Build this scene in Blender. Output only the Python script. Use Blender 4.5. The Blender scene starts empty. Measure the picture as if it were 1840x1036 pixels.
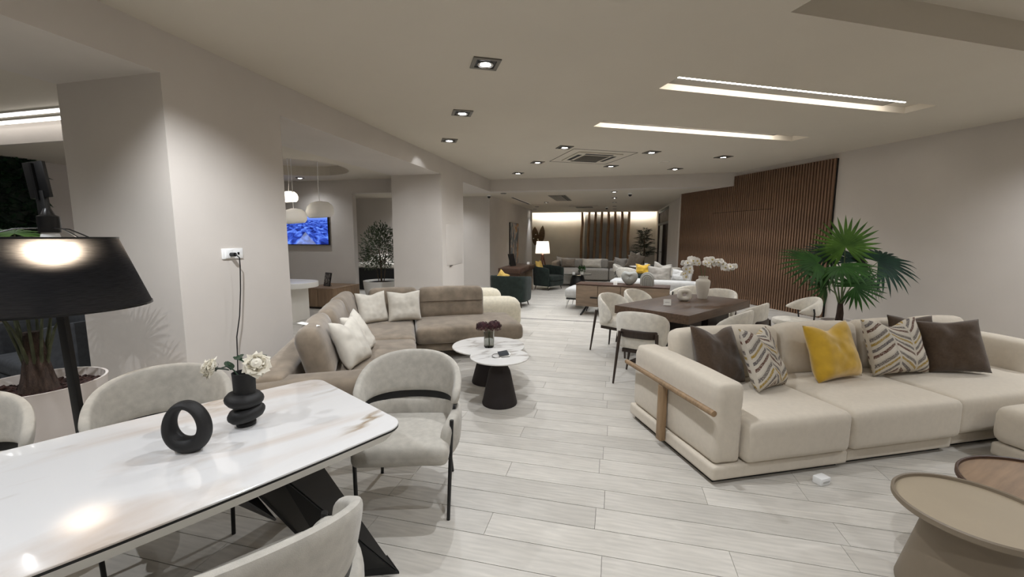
import bpy, bmesh, math, random
from math import sin, cos, pi, radians, sqrt, atan2
from mathutils import Vector, Matrix, noise, Euler
random.seed(7)
S = bpy.context.scene
COL = S.collection

# ------------------------------------------------------------------ camera
cam_d = bpy.data.cameras.new('camera'); cam = bpy.data.objects.new('camera', cam_d); COL.objects.link(cam)
cam_d.sensor_width = 36.0; cam_d.sensor_fit = 'HORIZONTAL'; cam_d.lens = 754.7/1840*36
cam_d.clip_start = .05; cam_d.clip_end = 100
_p, _r = radians(7.04), radians(.18)
_F = Vector((0, cos(_p), -sin(_p))); _U0 = Vector((0, sin(_p), cos(_p))); _R0 = Vector((1, 0, 0))
_R = cos(_r)*_R0 + sin(_r)*_U0; _U = -sin(_r)*_R0 + cos(_r)*_U0
cam.matrix_world = Matrix(((_R.x, _U.x, -_F.x, 0), (_R.y, _U.y, -_F.y, 0), (_R.z, _U.z, -_F.z, 1.65), (0, 0, 0, 1)))
S.camera = cam
# ------------------------------------------------------------------ world, exposure
W = bpy.data.worlds.new('world'); S.world = W; W.use_nodes = True
W.node_tree.nodes['Background'].inputs[0].default_value = (.9, .93, 1, 1)
W.node_tree.nodes['Background'].inputs[1].default_value = .02
S.view_settings.view_transform = 'Standard'; S.view_settings.look = 'None'
S.view_settings.gamma = 1; S.view_settings.use_curve_mapping = False
S.view_settings.exposure = 1.27
SPOT_W = 47          # recessed downlights
TUBE_E = 15           # light tubes in the ceiling slots
COOL = (.95, .985, 1.04)

# ------------------------------------------------------------------ frames: A = left wall / far room, R = right wall
tA, tR = radians(13.67), radians(-14.3)
dA = Vector((sin(tA), cos(tA), 0)); nA = Vector((cos(tA), -sin(tA), 0)); RZA = -tA
dR = Vector((sin(tR), cos(tR), 0)); nR = Vector((cos(tR), -sin(tR), 0)); RZR = -tR
def A(n, a, z=0): return nA*n + dA*a + Vector((0, 0, z))
def Rr(n, d, z=0): return nR*n + dR*d + Vector((0, 0, z))
ZC, ZS = 3.30, 2.96

# ------------------------------------------------------------------ materials
def lin(c):
    return tuple(((v/255)/12.92 if v/255 <= .04045 else ((v/255+.055)/1.055)**2.4) for v in c[:3]) + (1,)
MATS = {}
def newmat(name):
    m = bpy.data.materials.new(name); m.use_nodes = True; MATS[name] = m
    nt = m.node_tree; return m, nt, nt.nodes['Principled BSDF']
def N(nt, typ, **k):
    n = nt.nodes.new(typ)
    for a, v in k.items(): setattr(n, a, v)
    return n
def pm(name, col, var=.06, scale=8, rough=.6, metal=0, bump=0, bscale=150, stretch=None, col2=None, spec=.5, sheen=0, coat=0, detail=4, bdist=.002, contrast=(.3, .7)):
    m, nt, b = newmat(name); L = nt.links.new
    tc = N(nt, 'ShaderNodeTexCoord'); src = tc.outputs['Object']
    if stretch:
        mp = N(nt, 'ShaderNodeMapping'); mp.inputs['Scale'].default_value = stretch; L(src, mp.inputs[0]); src = mp.outputs[0]
    nz = N(nt, 'ShaderNodeTexNoise'); nz.inputs['Scale'].default_value = scale; nz.inputs['Detail'].default_value = detail; L(src, nz.inputs['Vector'])
    rp = N(nt, 'ShaderNodeValToRGB'); c = lin(col); c2 = lin(col2) if col2 else None
    e = rp.color_ramp.elements; e[0].position, e[1].position = contrast
    e[0].color = tuple(v*(1-var) for v in c[:3])+(1,); e[1].color = c2 or tuple(min(1, v*(1+var)) for v in c[:3])+(1,)
    L(nz.outputs['Fac'], rp.inputs[0]); L(rp.outputs[0], b.inputs['Base Color'])
    b.inputs['Roughness'].default_value = rough; b.inputs['Metallic'].default_value = metal
    b.inputs['Specular IOR Level'].default_value = spec
    if sheen: b.inputs['Sheen Weight'].default_value = sheen
    if coat: b.inputs['Coat Weight'].default_value = coat; b.inputs['Coat Roughness'].default_value = .08
    if bump:
        n2 = N(nt, 'ShaderNodeTexNoise'); n2.inputs['Scale'].default_value = bscale; n2.inputs['Detail'].default_value = 3; L(src, n2.inputs['Vector'])
        bp = N(nt, 'ShaderNodeBump'); bp.inputs['Strength'].default_value = bump; bp.inputs['Distance'].default_value = bdist
        L(n2.outputs['Fac'], bp.inputs['Height']); L(bp.outputs[0], b.inputs['Normal'])
    return m
def emit(name, col, e):
    m, nt, b = newmat(name); b.inputs['Base Color'].default_value = lin(col)
    b.inputs['Emission Color'].default_value = lin(col); b.inputs['Emission Strength'].default_value = e; return m

pm('plaster', (205, 198, 190), .03, 1.5, .9, bump=.12, bscale=220, spec=.2)
pm('ceiling_paint', (205, 197, 183), .02, 1.0, .92, bump=.06, bscale=200, spec=.15)
pm('white_paint', (228, 224, 216), .03, 2, .7, spec=.3)
pm('warm_paint', (208, 203, 193), .03, 2, .9, spec=.2)
pm('white_lacquer', (238, 236, 230), .02, 3, .35)
pm('white_plastic', (240, 240, 238), .01, 3, .4)
pm('cream_linen', (210, 200, 184), .03, 30, .95, bump=.5, bscale=420, sheen=.2, spec=.15)
pm('grey_boucle', (186, 181, 171), .10, 26, .95, bump=.5, bscale=380, sheen=.25, spec=.15)
pm('white_boucle', (222, 217, 206), .08, 18, .95, bump=.5, bscale=260, sheen=.25, spec=.15, contrast=(.35, .65))
pm('brown_suede', (132, 119, 103), .28, 7, .88, bump=.3, bscale=300, sheen=.35, spec=.2, detail=8, contrast=(.3, .72))
pm('pale_cushion', (204, 198, 186), .07, 12, .92, bump=.35, bscale=350, sheen=.2, spec=.15)
pm('cream_boucle', (212, 204, 184), .08, 24, .95, bump=.5, bscale=300, sheen=.2, spec=.15)
pm('dark_brown_fabric', (76, 61, 47), .14, 60, .9, bump=.5, bscale=420, sheen=.3, spec=.2)
pm('mustard_velvet', (196, 156, 40), .16, 9, .75, bump=.25, bscale=260, sheen=.6, spec=.25, detail=6)
pm('green_velvet', (26, 36, 31), .35, 10, .8, bump=.25, bscale=250, sheen=.1, spec=.3, detail=6)
pm('yellow_fabric', (206, 172, 92), .12, 14, .85, bump=.3, bscale=260)
pm('grey_fabric', (158, 153, 145), .08, 20, .95, bump=.4, bscale=320, spec=.15)
pm('taupe_fabric', (132, 122, 110), .08, 20, .95, bump=.4, bscale=320, spec=.15)
pm('light_grey_fabric', (190, 189, 186), .07, 18, .95, bump=.4, bscale=320, spec=.15)
pm('charcoal_fabric', (70, 72, 75), .15, 20, .95, bump=.4, bscale=320, spec=.15)
pm('black_metal', (17, 17, 18), .15, 10, .42, spec=.5, bump=.05)
pm('black_ceramic', (24, 23, 23), .15, 14, .62, bump=.25, bscale=300)
pm('black_plastic', (16, 16, 17), .1, 10, .35)
pm('dark_cone', (38, 31, 30), .12, 12, .75, bump=.2, bscale=260)
pm('walnut', (86, 66, 50), .30, 3, .42, stretch=(1, 12, 12), detail=8, bump=.1, bscale=60)
pm('walnut_end', (96, 80, 64), .28, 3, .5, stretch=(12, 12, 1.2), detail=8)
pm('sideboard_wood', (126, 108, 90), .22, 3, .5, stretch=(1.2, 12, 12), detail=8)
pm('console_wood', (72, 50, 38), .25, 3, .45, stretch=(12, 1.2, 12), detail=8)
pm('slat_wood', (120, 92, 71), .32, 2.2, .55, stretch=(10, 10, .9), detail=7)
pm('slat_back', (18, 14, 12), .2, 5, .9)
pm('dark_wood', (52, 40, 32), .25, 4, .5, stretch=(8, 8, 1), detail=6)
pm('oak', (146, 120, 90), .22, 4, .5, stretch=(10, 10, 1.2), detail=7, bump=.08, bscale=80)
pm('oak_top', (140, 114, 88), .2, 3, .5, stretch=(1.2, 10, 10), detail=8)
pm('red_wood', (104, 62, 42), .25, 4, .45, stretch=(8, 8, 1), detail=6)
pm('cabinet_wood', (136, 112, 88), .18, 3, .5, stretch=(10, 10, 1.2), detail=7)
pm('log_wood', (150, 118, 88), .32, 3, .65, stretch=(8, 8, 1), detail=7, bump=.3, bscale=30)
pm('beige_lacquer', (162, 148, 126), .03, 5, .5)
pm('beige_edge', (128, 115, 97), .04, 5, .5)
pm('grey_ceramic', (160, 160, 154), .07, 10, .55, bump=.15, bscale=120)
pm('white_ceramic', (222, 217, 206), .04, 8, .55, bump=.2, bscale=180)
pm('pot_white', (214, 205, 198), .03, 4, .45)
pm('soil', (52, 30, 24), .6, 30, .95, bump=1, bscale=60, bdist=.02)
pm('trunk_fibre', (66, 52, 44), .5, 14, .95, stretch=(4, 4, 1), bump=.8, bscale=80, bdist=.01)
pm('bark', (92, 78, 64), .35, 12, .9, stretch=(4, 4, 1), bump=.5, bscale=60)
pm('leaf_green', (46, 84, 24), .35, 5, .6, col2=(80, 116, 38), spec=.25)
pm('leaf_dark', (18, 42, 34), .3, 5, .6, col2=(30, 60, 44), spec=.25)
pm('leaf_mid', (30, 66, 22), .3, 5, .6, col2=(50, 90, 32), spec=.25)
pm('olive_leaf', (54, 68, 46), .35, 4, .6, col2=(92, 104, 76))
pm('fern_dark', (20, 34, 22), .35, 5, .6, col2=(34, 56, 32))
pm('moss_leaf', (14, 40, 22), .4, 5, .65, col2=(28, 66, 34))
pm('palm_stem', (72, 76, 54), .3, 12, .7)
pm('stem_green', (88, 104, 62), .2, 8, .6)
pm('rose_leaf', (38, 66, 44), .2, 9, .45)
pm('rose_petal', (244, 238, 222), .05, 9, .7)
pm('orchid_petal', (250, 249, 246), .03, 9, .7)
pm('orchid_heart', (214, 196, 120), .1, 9, .7)
pm('hydrangea', (52, 24, 32), .4, 26, .85, col2=(82, 42, 48))
pm('steel', (150, 148, 144), .05, 10, .3, metal=1)
pm('trim_grey', (120, 116, 108), .05, 10, .4, metal=.6)
pm('chrome', (220, 220, 222), .02, 5, .12, metal=1)
pm('vent_grey', (112, 106, 96), .05, 10, .6)
pm('partition_grey', (150, 149, 143), .04, 4, .35)
pm('vent_dark', (42, 40, 37), .1, 10, .7)
pm('paper', (238, 236, 230), .02, 10, .7)
pm('ink', (70, 70, 72), .05, 10, .7)
pm('oven_clay', (92, 74, 52), .5, 30, .75, bump=.6, bscale=40)
pm('floor_gap', (58, 55, 50), .1, 10, .9)
emit('tube_light', (255, 250, 244), TUBE_E)
emit('cove_strip', (255, 250, 242), 31)
emit('side_tube', (255, 252, 250), 2.2)
emit('led_disc', (255, 252, 248), 14)
emit('bulb_glow', (255, 240, 222), 30)
emit('pendant_glow', (255, 246, 232), 6)

def floor_mat(name, base):
    m, nt, b = newmat(name); L = nt.links.new
    tc = N(nt, 'ShaderNodeTexCoord'); oi = N(nt, 'ShaderNodeObjectInfo')
    geo = N(nt, 'ShaderNodeNewGeometry')
    off = N(nt, 'ShaderNodeVectorMath', operation='ADD'); L(tc.outputs['Object'], off.inputs[0])
    ra_ = N(nt, 'ShaderNodeMath', operation='ADD'); L(oi.outputs['Random'], ra_.inputs[0]); L(geo.outputs['Random Per Island'], ra_.inputs[1]); rf_ = N(nt, 'ShaderNodeMath', operation='FRACT'); L(ra_.outputs[0], rf_.inputs[0])
    sc = N(nt, 'ShaderNodeMath', operation='MULTIPLY'); L(rf_.outputs[0], sc.inputs[0]); sc.inputs[1].default_value = 37
    L(sc.outputs[0], off.inputs[1])
    mp = N(nt, 'ShaderNodeMapping'); mp.inputs['Scale'].default_value = (1.3, 7, 1); L(off.outputs[0], mp.inputs[0])
    n1 = N(nt, 'ShaderNodeTexNoise'); n1.inputs['Scale'].default_value = 3; n1.inputs['Detail'].default_value = 8; n1.inputs['Distortion'].default_value = 1.2; L(mp.outputs[0], n1.inputs['Vector'])
    n2 = N(nt, 'ShaderNodeTexNoise'); n2.inputs['Scale'].default_value = 2; n2.inputs['Detail'].default_value = 3; L(off.outputs[0], n2.inputs['Vector'])
    wv = N(nt, 'ShaderNodeTexWave', bands_direction='Y'); wv.inputs['Scale'].default_value = 2.2; wv.inputs['Distortion'].default_value = 9; wv.inputs['Detail'].default_value = 3; wv.inputs['Detail Scale'].default_value = 1.2
    mp2 = N(nt, 'ShaderNodeMapping'); mp2.inputs['Scale'].default_value = (.8, 4, 1); L(off.outputs[0], mp2.inputs[0]); L(mp2.outputs[0], wv.inputs['Vector'])
    r1 = N(nt, 'ShaderNodeValToRGB'); e = r1.color_ramp.elements; c = lin(base)
    e[0].position, e[1].position = .3, .7; e[0].color = tuple(v*.90 for v in c[:3])+(1,); e[1].color = tuple(min(1, v*1.08) for v in c[:3])+(1,)
    L(n1.outputs['Fac'], r1.inputs[0])
    mx = N(nt, 'ShaderNodeMix', data_type='RGBA', blend_type='MULTIPLY'); mx.inputs[0].default_value = .35
    r2 = N(nt, 'ShaderNodeValToRGB'); e = r2.color_ramp.elements; e[0].position, e[1].position = .35, .65; e[0].color = (.72, .71, .69, 1); e[1].color = (1, 1, 1, 1)
    L(n2.outputs['Fac'], r2.inputs[0]); L(r1.outputs[0], mx.inputs[6]); L(r2.outputs[0], mx.inputs[7])
    mx2 = N(nt, 'ShaderNodeMix', data_type='RGBA', blend_type='MULTIPLY'); mx2.inputs[0].default_value = .07
    L(mx.outputs[2], mx2.inputs[6]); L(wv.outputs['Color'], mx2.inputs[7])
    tint = N(nt, 'ShaderNodeMapRange'); tint.inputs['To Min'].default_value = .88; tint.inputs['To Max'].default_value = 1.06; L(rf_.outputs[0], tint.inputs[0])
    mx3 = N(nt, 'ShaderNodeVectorMath', operation='SCALE'); L(mx2.outputs[2], mx3.inputs[0]); L(tint.outputs[0], mx3.inputs['Scale'])
    L(mx3.outputs[0], b.inputs['Base Color']); b.inputs['Roughness'].default_value = .42; b.inputs['Specular IOR Level'].default_value = .35
    bp = N(nt, 'ShaderNodeBump'); bp.inputs['Strength'].default_value = .12; bp.inputs['Distance'].default_value = .002; L(n1.outputs['Fac'], bp.inputs['Height']); L(bp.outputs[0], b.inputs['Normal'])
    return m
floor_mat('floor_plank', (206, 201, 192))

def marble(name, base, vein, sc, rough, warm=None, width=.035):
    m, nt, b = newmat(name); L = nt.links.new
    tc = N(nt, 'ShaderNodeTexCoord')
    mp = N(nt, 'ShaderNodeMapping'); mp.inputs['Rotation'].default_value = (0, 0, .25); mp.inputs['Scale'].default_value = (.55*sc, 1.5*sc, 1); L(tc.outputs['Object'], mp.inputs[0])
    dn = N(nt, 'ShaderNodeTexNoise'); dn.inputs['Scale'].default_value = 1.6; dn.inputs['Detail'].default_value = 6; L(mp.outputs[0], dn.inputs['Vector'])
    ab = N(nt, 'ShaderNodeMath', operation='SUBTRACT'); L(dn.outputs['Fac'], ab.inputs[0]); ab.inputs[1].default_value = .5
    ab2 = N(nt, 'ShaderNodeMath', operation='ABSOLUTE'); L(ab.outputs[0], ab2.inputs[0])
    r = N(nt, 'ShaderNodeValToRGB'); e = r.color_ramp.elements; e[0].position = 0; e[1].position = width; e[0].color = (1, 1, 1, 1); e[1].color = (0, 0, 0, 1); L(ab2.outputs[0], r.inputs[0])
    gate = N(nt, 'ShaderNodeTexNoise'); gate.inputs['Scale'].default_value = 1.3*sc; gate.inputs['Detail'].default_value = 3; L(tc.outputs['Object'], gate.inputs['Vector'])
    rg = N(nt, 'ShaderNodeValToRGB'); e = rg.color_ramp.elements; e[0].position = .42; e[1].position = .60; L(gate.outputs['Fac'], rg.inputs[0])
    mul = N(nt, 'ShaderNodeMath', operation='MULTIPLY'); L(r.outputs[0], mul.inputs[0]); L(rg.outputs[0], mul.inputs[1])
    mix = N(nt, 'ShaderNodeMix', data_type='RGBA'); mix.inputs[6].default_value = lin(base); mix.inputs[7].default_value = lin(vein); L(mul.outputs[0], mix.inputs[0])
    out = mix.outputs[2]
    if warm:
        w = N(nt, 'ShaderNodeTexNoise'); w.inputs['Scale'].default_value = 1.1; w.inputs['Detail'].default_value = 5; w.inputs['Distortion'].default_value = .8; L(mp.outputs[0], w.inputs['Vector'])
        wr = N(nt, 'ShaderNodeValToRGB'); e = wr.color_ramp.elements; e[0].position = .52; e[1].position = .75; L(w.outputs['Fac'], wr.inputs[0])
        wf = N(nt, 'ShaderNodeMath', operation='MULTIPLY'); L(wr.outputs[0], wf.inputs[0]); wf.inputs[1].default_value = .85
        m2 = N(nt, 'ShaderNodeMix', data_type='RGBA'); L(wf.outputs[0], m2.inputs[0]); L(out, m2.inputs[6]); m2.inputs[7].default_value = lin(warm); out = m2.outputs[2]
    L(out, b.inputs['Base Color']); b.inputs['Roughness'].default_value = rough
    b.inputs['Coat Weight'].default_value = .6; b.inputs['Coat Roughness'].default_value = .04
    return m
marble('marble_table', (234, 233, 232), (160, 140, 112), 1.5, .10, warm=(206, 186, 168), width=.045)
marble('marble_top', (238, 236, 232), (170, 164, 156), 1.6, .12)

def chevron_mat():
    m, nt, b = newmat('chevron_weave'); L = nt.links.new
    uv = N(nt, 'ShaderNodeUVMap'); sp = N(nt, 'ShaderNodeSeparateXYZ'); L(uv.outputs[0], sp.inputs[0])
    def M(op, a, bb=None):
        n = N(nt, 'ShaderNodeMath', operation=op)
        for i, v in enumerate((a, bb)):
            if v is None: continue
            if isinstance(v, (int, float)): n.inputs[i].default_value = v
            else: L(v, n.inputs[i])
        return n.outputs[0]
    u, v = sp.outputs[0], sp.outputs[1]
    fu = M('FRACT', M('MULTIPLY', u, 1.5)); tri = M('ABSOLUTE', M('SUBTRACT', fu, .5))
    ph = M('FRACT', M('ADD', M('MULTIPLY', v, 2.2), M('MULTIPLY', tri, 1.1)))
    r = N(nt, 'ShaderNodeValToRGB'); r.color_ramp.interpolation = 'CONSTANT'; e = r.color_ramp.elements
    cols = [(0, (206, 198, 184)), (.16, (96, 68, 58)), (.27, (200, 192, 178)), (.38, (104, 98, 96)), (.50, (196, 188, 174)), (.62, (158, 132, 66)), (.72, (198, 190, 176)), (.80, (110, 103, 98)), (.94, (190, 182, 168))]
    e[0].position, e[0].color = 0, lin(cols[0][1]); e[1].position, e[1].color = cols[1][0], lin(cols[1][1])
    for p, c in cols[2:]:
        x = e.new(p); x.color = lin(c)
    L(ph, r.inputs[0])
    # vertical pale columns at the zigzag folds
    near = M('LESS_THAN', M('ABSOLUTE', M('SUBTRACT', tri, .25)), .225)
    fine = N(nt, 'ShaderNodeTexNoise'); fine.inputs['Scale'].default_value = 90; fine.inputs['Detail'].default_value = 2; L(uv.outputs[0], fine.inputs['Vector'])
    mask = M('MULTIPLY', near, M('GREATER_THAN', fine.outputs['Fac'], .42))
    mix = N(nt, 'ShaderNodeMix', data_type='RGBA'); mix.inputs[6].default_value = lin((196, 188, 174)); L(r.outputs[0], mix.inputs[7]); L(mask, mix.inputs[0])
    L(mix.outputs[2], b.inputs['Base Color']); b.inputs['Roughness'].default_value = .95; b.inputs['Specular IOR Level'].default_value = .15
    bp = N(nt, 'ShaderNodeBump'); bp.inputs['Strength'].default_value = .5; bp.inputs['Distance'].default_value = .003; L(fine.outputs['Fac'], bp.inputs['Height']); L(bp.outputs[0], b.inputs['Normal'])
chevron_mat()

def glass_mat(name, col, rough=.02, alpha=None):
    m, nt, b = newmat(name); b.inputs['Base Color'].default_value = lin(col); b.inputs['Roughness'].default_value = rough
    b.inputs['Transmission Weight'].default_value = 1; b.inputs['IOR'].default_value = 1.2; return m
glass_mat('smoked_glass', (205, 207, 203)); glass_mat('clear_glass', (228, 234, 232))

def shade_mat():
    m, nt, b = newmat('black_shade'); L = nt.links.new; out = nt.nodes['Material Output']
    tc = N(nt, 'ShaderNodeTexCoord'); mp = N(nt, 'ShaderNodeMapping'); mp.inputs['Scale'].default_value = (6, 6, 260); L(tc.outputs['Object'], mp.inputs[0])
    nz = N(nt, 'ShaderNodeTexNoise'); nz.inputs['Scale'].default_value = 3; L(mp.outputs[0], nz.inputs['Vector'])
    r = N(nt, 'ShaderNodeValToRGB'); e = r.color_ramp.elements; e[0].color = (.003, .003, .004, 1); e[1].color = (.010, .010, .013, 1); L(nz.outputs['Fac'], r.inputs[0])
    L(r.outputs[0], b.inputs['Base Color']); b.inputs['Roughness'].default_value = .8; b.inputs['Specular IOR Level'].default_value = .2
    rf = N(nt, 'ShaderNodeBsdfRefraction'); rf.inputs['IOR'].default_value = 1.45; rf.inputs['Roughness'].default_value = .62; rf.inputs['Color'].default_value = (.9, .82, .74, 1)
    ml = N(nt, 'ShaderNodeMath', operation='MULTIPLY'); L(nz.outputs['Fac'], ml.inputs[0]); ml.inputs[1].default_value = .22
    mx = N(nt, 'ShaderNodeMixShader'); L(ml.outputs[0], mx.inputs[0]); L(b.outputs[0], mx.inputs[1]); L(rf.outputs[0], mx.inputs[2]); L(mx.outputs[0], out.inputs[0])
shade_mat()
def white_shade():
    m, nt, b = newmat('white_shade'); L = nt.links.new; out = nt.nodes['Material Output']
    b.inputs['Base Color'].default_value = lin((246, 244, 240)); b.inputs['Roughness'].default_value = .9
    t = N(nt, 'ShaderNodeBsdfTranslucent'); t.inputs[0].default_value = lin((250, 248, 244))
    mx = N(nt, 'ShaderNodeMixShader'); mx.inputs[0].default_value = .5; L(b.outputs[0], mx.inputs[1]); L(t.outputs[0], mx.inputs[2]); L(mx.outputs[0], out.inputs[0])
white_shade()

def screen_mat():
    m, nt, b = newmat('sea_screen'); L = nt.links.new
    uv = N(nt, 'ShaderNodeUVMap'); sp = N(nt, 'ShaderNodeSeparateXYZ'); L(uv.outputs[0], sp.inputs[0])
    def M(op, a, bb=None):
        n = N(nt, 'ShaderNodeMath', operation=op)
        for i, v in enumerate((a, bb)):
            if v is None: continue
            if isinstance(v, (int, float)): n.inputs[i].default_value = v
            else: L(v, n.inputs[i])
        return n.outputs[0]
    u, v = sp.outputs[0], sp.outputs[1]
    cb = N(nt, 'ShaderNodeCombineXYZ'); du = M('SUBTRACT', u, .5); dep = M('SUBTRACT', .86, v)
    L(M('DIVIDE', M('MULTIPLY', du, 3), M('ADD', dep, .12)), cb.inputs[0]); L(M('DIVIDE', 2.2, M('ADD', dep, .12)), cb.inputs[1])
    nz = N(nt, 'ShaderNodeTexNoise'); nz.inputs['Scale'].default_value = 1.6; nz.inputs['Detail'].default_value = 6; nz.inputs['Distortion'].default_value = .7; L(cb.outputs[0], nz.inputs['Vector'])
    r = N(nt, 'ShaderNodeValToRGB'); e = r.color_ramp.elements; e[0].position, e[1].position = .36, .68; e[0].color = lin((12, 24, 84)); e[1].color = lin((92, 128, 216)); x = e.new(.5); x.color = lin((38, 62, 150)); L(nz.outputs['Fac'], r.inputs[0])
    sky = N(nt, 'ShaderNodeMix', data_type='RGBA'); sky.inputs[6].default_value = lin((64, 92, 176)); sky.inputs[7].default_value = lin((136, 164, 232)); L(M('MULTIPLY', M('SUBTRACT', v, .78), 4.5), sky.inputs[0])
    m1 = N(nt, 'ShaderNodeMix', data_type='RGBA'); L(M('GREATER_THAN', v, .78), m1.inputs[0]); L(r.outputs[0], m1.inputs[6]); L(sky.outputs[2], m1.inputs[7])
    # bow of a boat in the foreground
    wid = M('MULTIPLY', M('SUBTRACT', .40, v), .55); bow = M('MULTIPLY', M('LESS_THAN', M('ABSOLUTE', M('SUBTRACT', u, .52)), wid), M('LESS_THAN', v, .40))
    m2 = N(nt, 'ShaderNodeMix', data_type='RGBA'); L(M('MULTIPLY', bow, .3), m2.inputs[0]); L(m1.outputs[2], m2.inputs[6]); m2.inputs[7].default_value = lin((150, 160, 170))
    b.inputs['Base Color'].default_value = (.01, .01, .02, 1); b.inputs['Roughness'].default_value = .2
    L(m2.outputs[2], b.inputs['Emission Color']); b.inputs['Emission Strength'].default_value = .8
screen_mat()
def art_mat(name, stops, sc=2.2, seed=0.0):
    m, nt, b = newmat(name); L = nt.links.new
    uv = N(nt, 'ShaderNodeUVMap'); mp = N(nt, 'ShaderNodeMapping'); mp.inputs['Location'].default_value = (seed, seed*.7, 0); mp.inputs['Scale'].default_value = (1.6, .8, 1); L(uv.outputs[0], mp.inputs[0])
    nz = N(nt, 'ShaderNodeTexNoise'); nz.inputs['Scale'].default_value = sc; nz.inputs['Detail'].default_value = 7; nz.inputs['Distortion'].default_value = 1.5; L(mp.outputs[0], nz.inputs['Vector'])
    r = N(nt, 'ShaderNodeValToRGB'); e = r.color_ramp.elements
    e[0].position, e[0].color = stops[0][0], lin(stops[0][1]); e[1].position, e[1].color = stops[-1][0], lin(stops[-1][1])
    for p, c in stops[1:-1]:
        x = e.new(p); x.color = lin(c)
    L(nz.outputs['Fac'], r.inputs[0]); L(r.outputs[0], b.inputs['Base Color']); b.inputs['Roughness'].default_value = .6
art_mat('abstract_canvas', [(.3, (40, 44, 52)), (.42, (110, 116, 124)), (.5, (196, 190, 180)), (.56, (206, 150, 92)), (.64, (150, 98, 60)), (.75, (206, 204, 198))])
art_mat('photo_print', [(.35, (26, 24, 24)), (.5, (70, 64, 60)), (.6, (176, 168, 160)), (.75, (60, 56, 54))], 4, 3.1)

# ------------------------------------------------------------------ mesh helpers
class MB:
    def __init__(s): s.v = []; s.f = []; s.uv = None
    def add(s, v, f):
        o = len(s.v); s.v += [tuple(p) for p in v]; s.f += [tuple(i+o for i in q) for q in f]; return s
    def box(s, x0, x1, y0, y1, z0, z1, M=None):
        v = [Vector((x, y, z)) for z in (z0, z1) for x, y in ((x0, y0), (x1, y0), (x1, y1), (x0, y1))]
        if M: v = [M @ p for p in v]
        return s.add(v, [(3, 2, 1, 0), (4, 5, 6, 7), (0, 1, 5, 4), (1, 2, 6, 5), (2, 3, 7, 6), (3, 0, 4, 7)])
    def prism(s, pts, z0, z1):
        n = len(pts); a = sum(pts[i][0]*pts[(i+1) % n][1]-pts[(i+1) % n][0]*pts[i][1] for i in range(n))
        if a < 0: pts = pts[::-1]
        v = [(p[0], p[1], z0) for p in pts]+[(p[0], p[1], z1) for p in pts]
        return s.add(v, [tuple(range(n-1, -1, -1)), tuple(range(n, 2*n))]+[(i, (i+1) % n, (i+1) % n+n, i+n) for i in range(n)])
    def lathe(s, prof, seg=28, c=(0, 0, 0), sx=1, sy=1):
        n = len(prof); v = []
        for i in range(seg):
            t = 2*pi*i/seg
            for r, z in prof: v.append((c[0]+r*cos(t)*sx, c[1]+r*sin(t)*sy, c[2]+z))
        f = []
        for i in range(seg):
            j = (i+1) % seg
            for k in range(n-1): f.append((i*n+k, j*n+k, j*n+k+1, i*n+k+1))
        closed = prof[0] == prof[-1]
        if prof[0][0] > 1e-6 and not closed: f.append(tuple(i*n for i in range(seg-1, -1, -1)))
        if prof[-1][0] > 1e-6 and not closed: f.append(tuple(i*n+n-1 for i in range(seg)))
        return s.add(v, f)
    def tube(s, pts, r, seg=8, cap=True):
        pts = [Vector(p) for p in pts]; n = len(pts); rs = r if isinstance(r, (list, tuple)) else [r]*n
        v = []; up = None
        for i in range(n):
            t = (pts[min(i+1, n-1)]-pts[max(i-1, 0)]).normalized()
            if up is None: up = Vector((0, 0, 1)) if abs(t.z) < .9 else Vector((1, 0, 0))
            x = t.cross(up).normalized(); y = x.cross(t).normalized(); up = y
            for k in range(seg):
                a = 2*pi*k/seg; v.append(pts[i]+(x*cos(a)+y*sin(a))*rs[i])
        f = [(i*seg+k, i*seg+(k+1) % seg, (i+1)*seg+(k+1) % seg, (i+1)*seg+k) for i in range(n-1) for k in range(seg)]
        if cap: f += [tuple(range(seg-1, -1, -1)), tuple((n-1)*seg+k for k in range(seg))]
        return s.add(v, f)
    def bar(s, p, q, w, h, up=(0, 0, 1)):
        p, q = Vector(p), Vector(q); t = (q-p); L = t.length; t.normalize(); u = Vector(up)
        x = t.cross(u)
        if x.length < 1e-4: x = t.cross(Vector((1, 0, 0)))
        x.normalize(); y = x.cross(t).normalized()
        v = [b+x*(a*w/2)+y*(c*h/2) for b in (p, q) for a, c in ((-1, -1), (1, -1), (1, 1), (-1, 1))]
        return s.add(v, [(0, 1, 2, 3), (7, 6, 5, 4), (0, 4, 5, 1), (1, 5, 6, 2), (2, 6, 7, 3), (3, 7, 4, 0)])
    def grid(s, fn, nu, nv, cu=False):
        v = [fn(i/(nu if cu else nu-1) if nu > 1 else 0, j/(nv-1)) for i in range(nu) for j in range(nv)]
        f = []
        for i in range(nu if cu else nu-1):
            k = (i+1) % nu
            for j in range(nv-1): f.append((i*nv+j, k*nv+j, k*nv+j+1, i*nv+j+1))
        return s.add(v, f)
    def mesh(s, name, smooth=True, bevel=0, seg=2, angle=35):
        me = bpy.data.meshes.new(name); me.from_pydata([tuple(p) for p in s.v], [], s.f); me.update()
        bm = bmesh.new(); bm.from_mesh(me)
        if bevel:
            bmesh.ops.remove_doubles(bm, verts=bm.verts, dist=1e-5)
            es = [e for e in bm.edges if e.is_manifold and e.calc_face_angle(0) > radians(angle)]
            if es: bmesh.ops.bevel(bm, geom=es, offset=bevel, segments=seg, affect='EDGES', profile=.5, clamp_overlap=True)
        bmesh.ops.recalc_face_normals(bm, faces=bm.faces)
        bm.to_mesh(me); bm.free()
        for p in me.polygons: p.use_smooth = smooth
        if smooth: 
            try: me.set_sharp_from_angle(angle=radians(42))
            except Exception: pass
        return me
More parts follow.
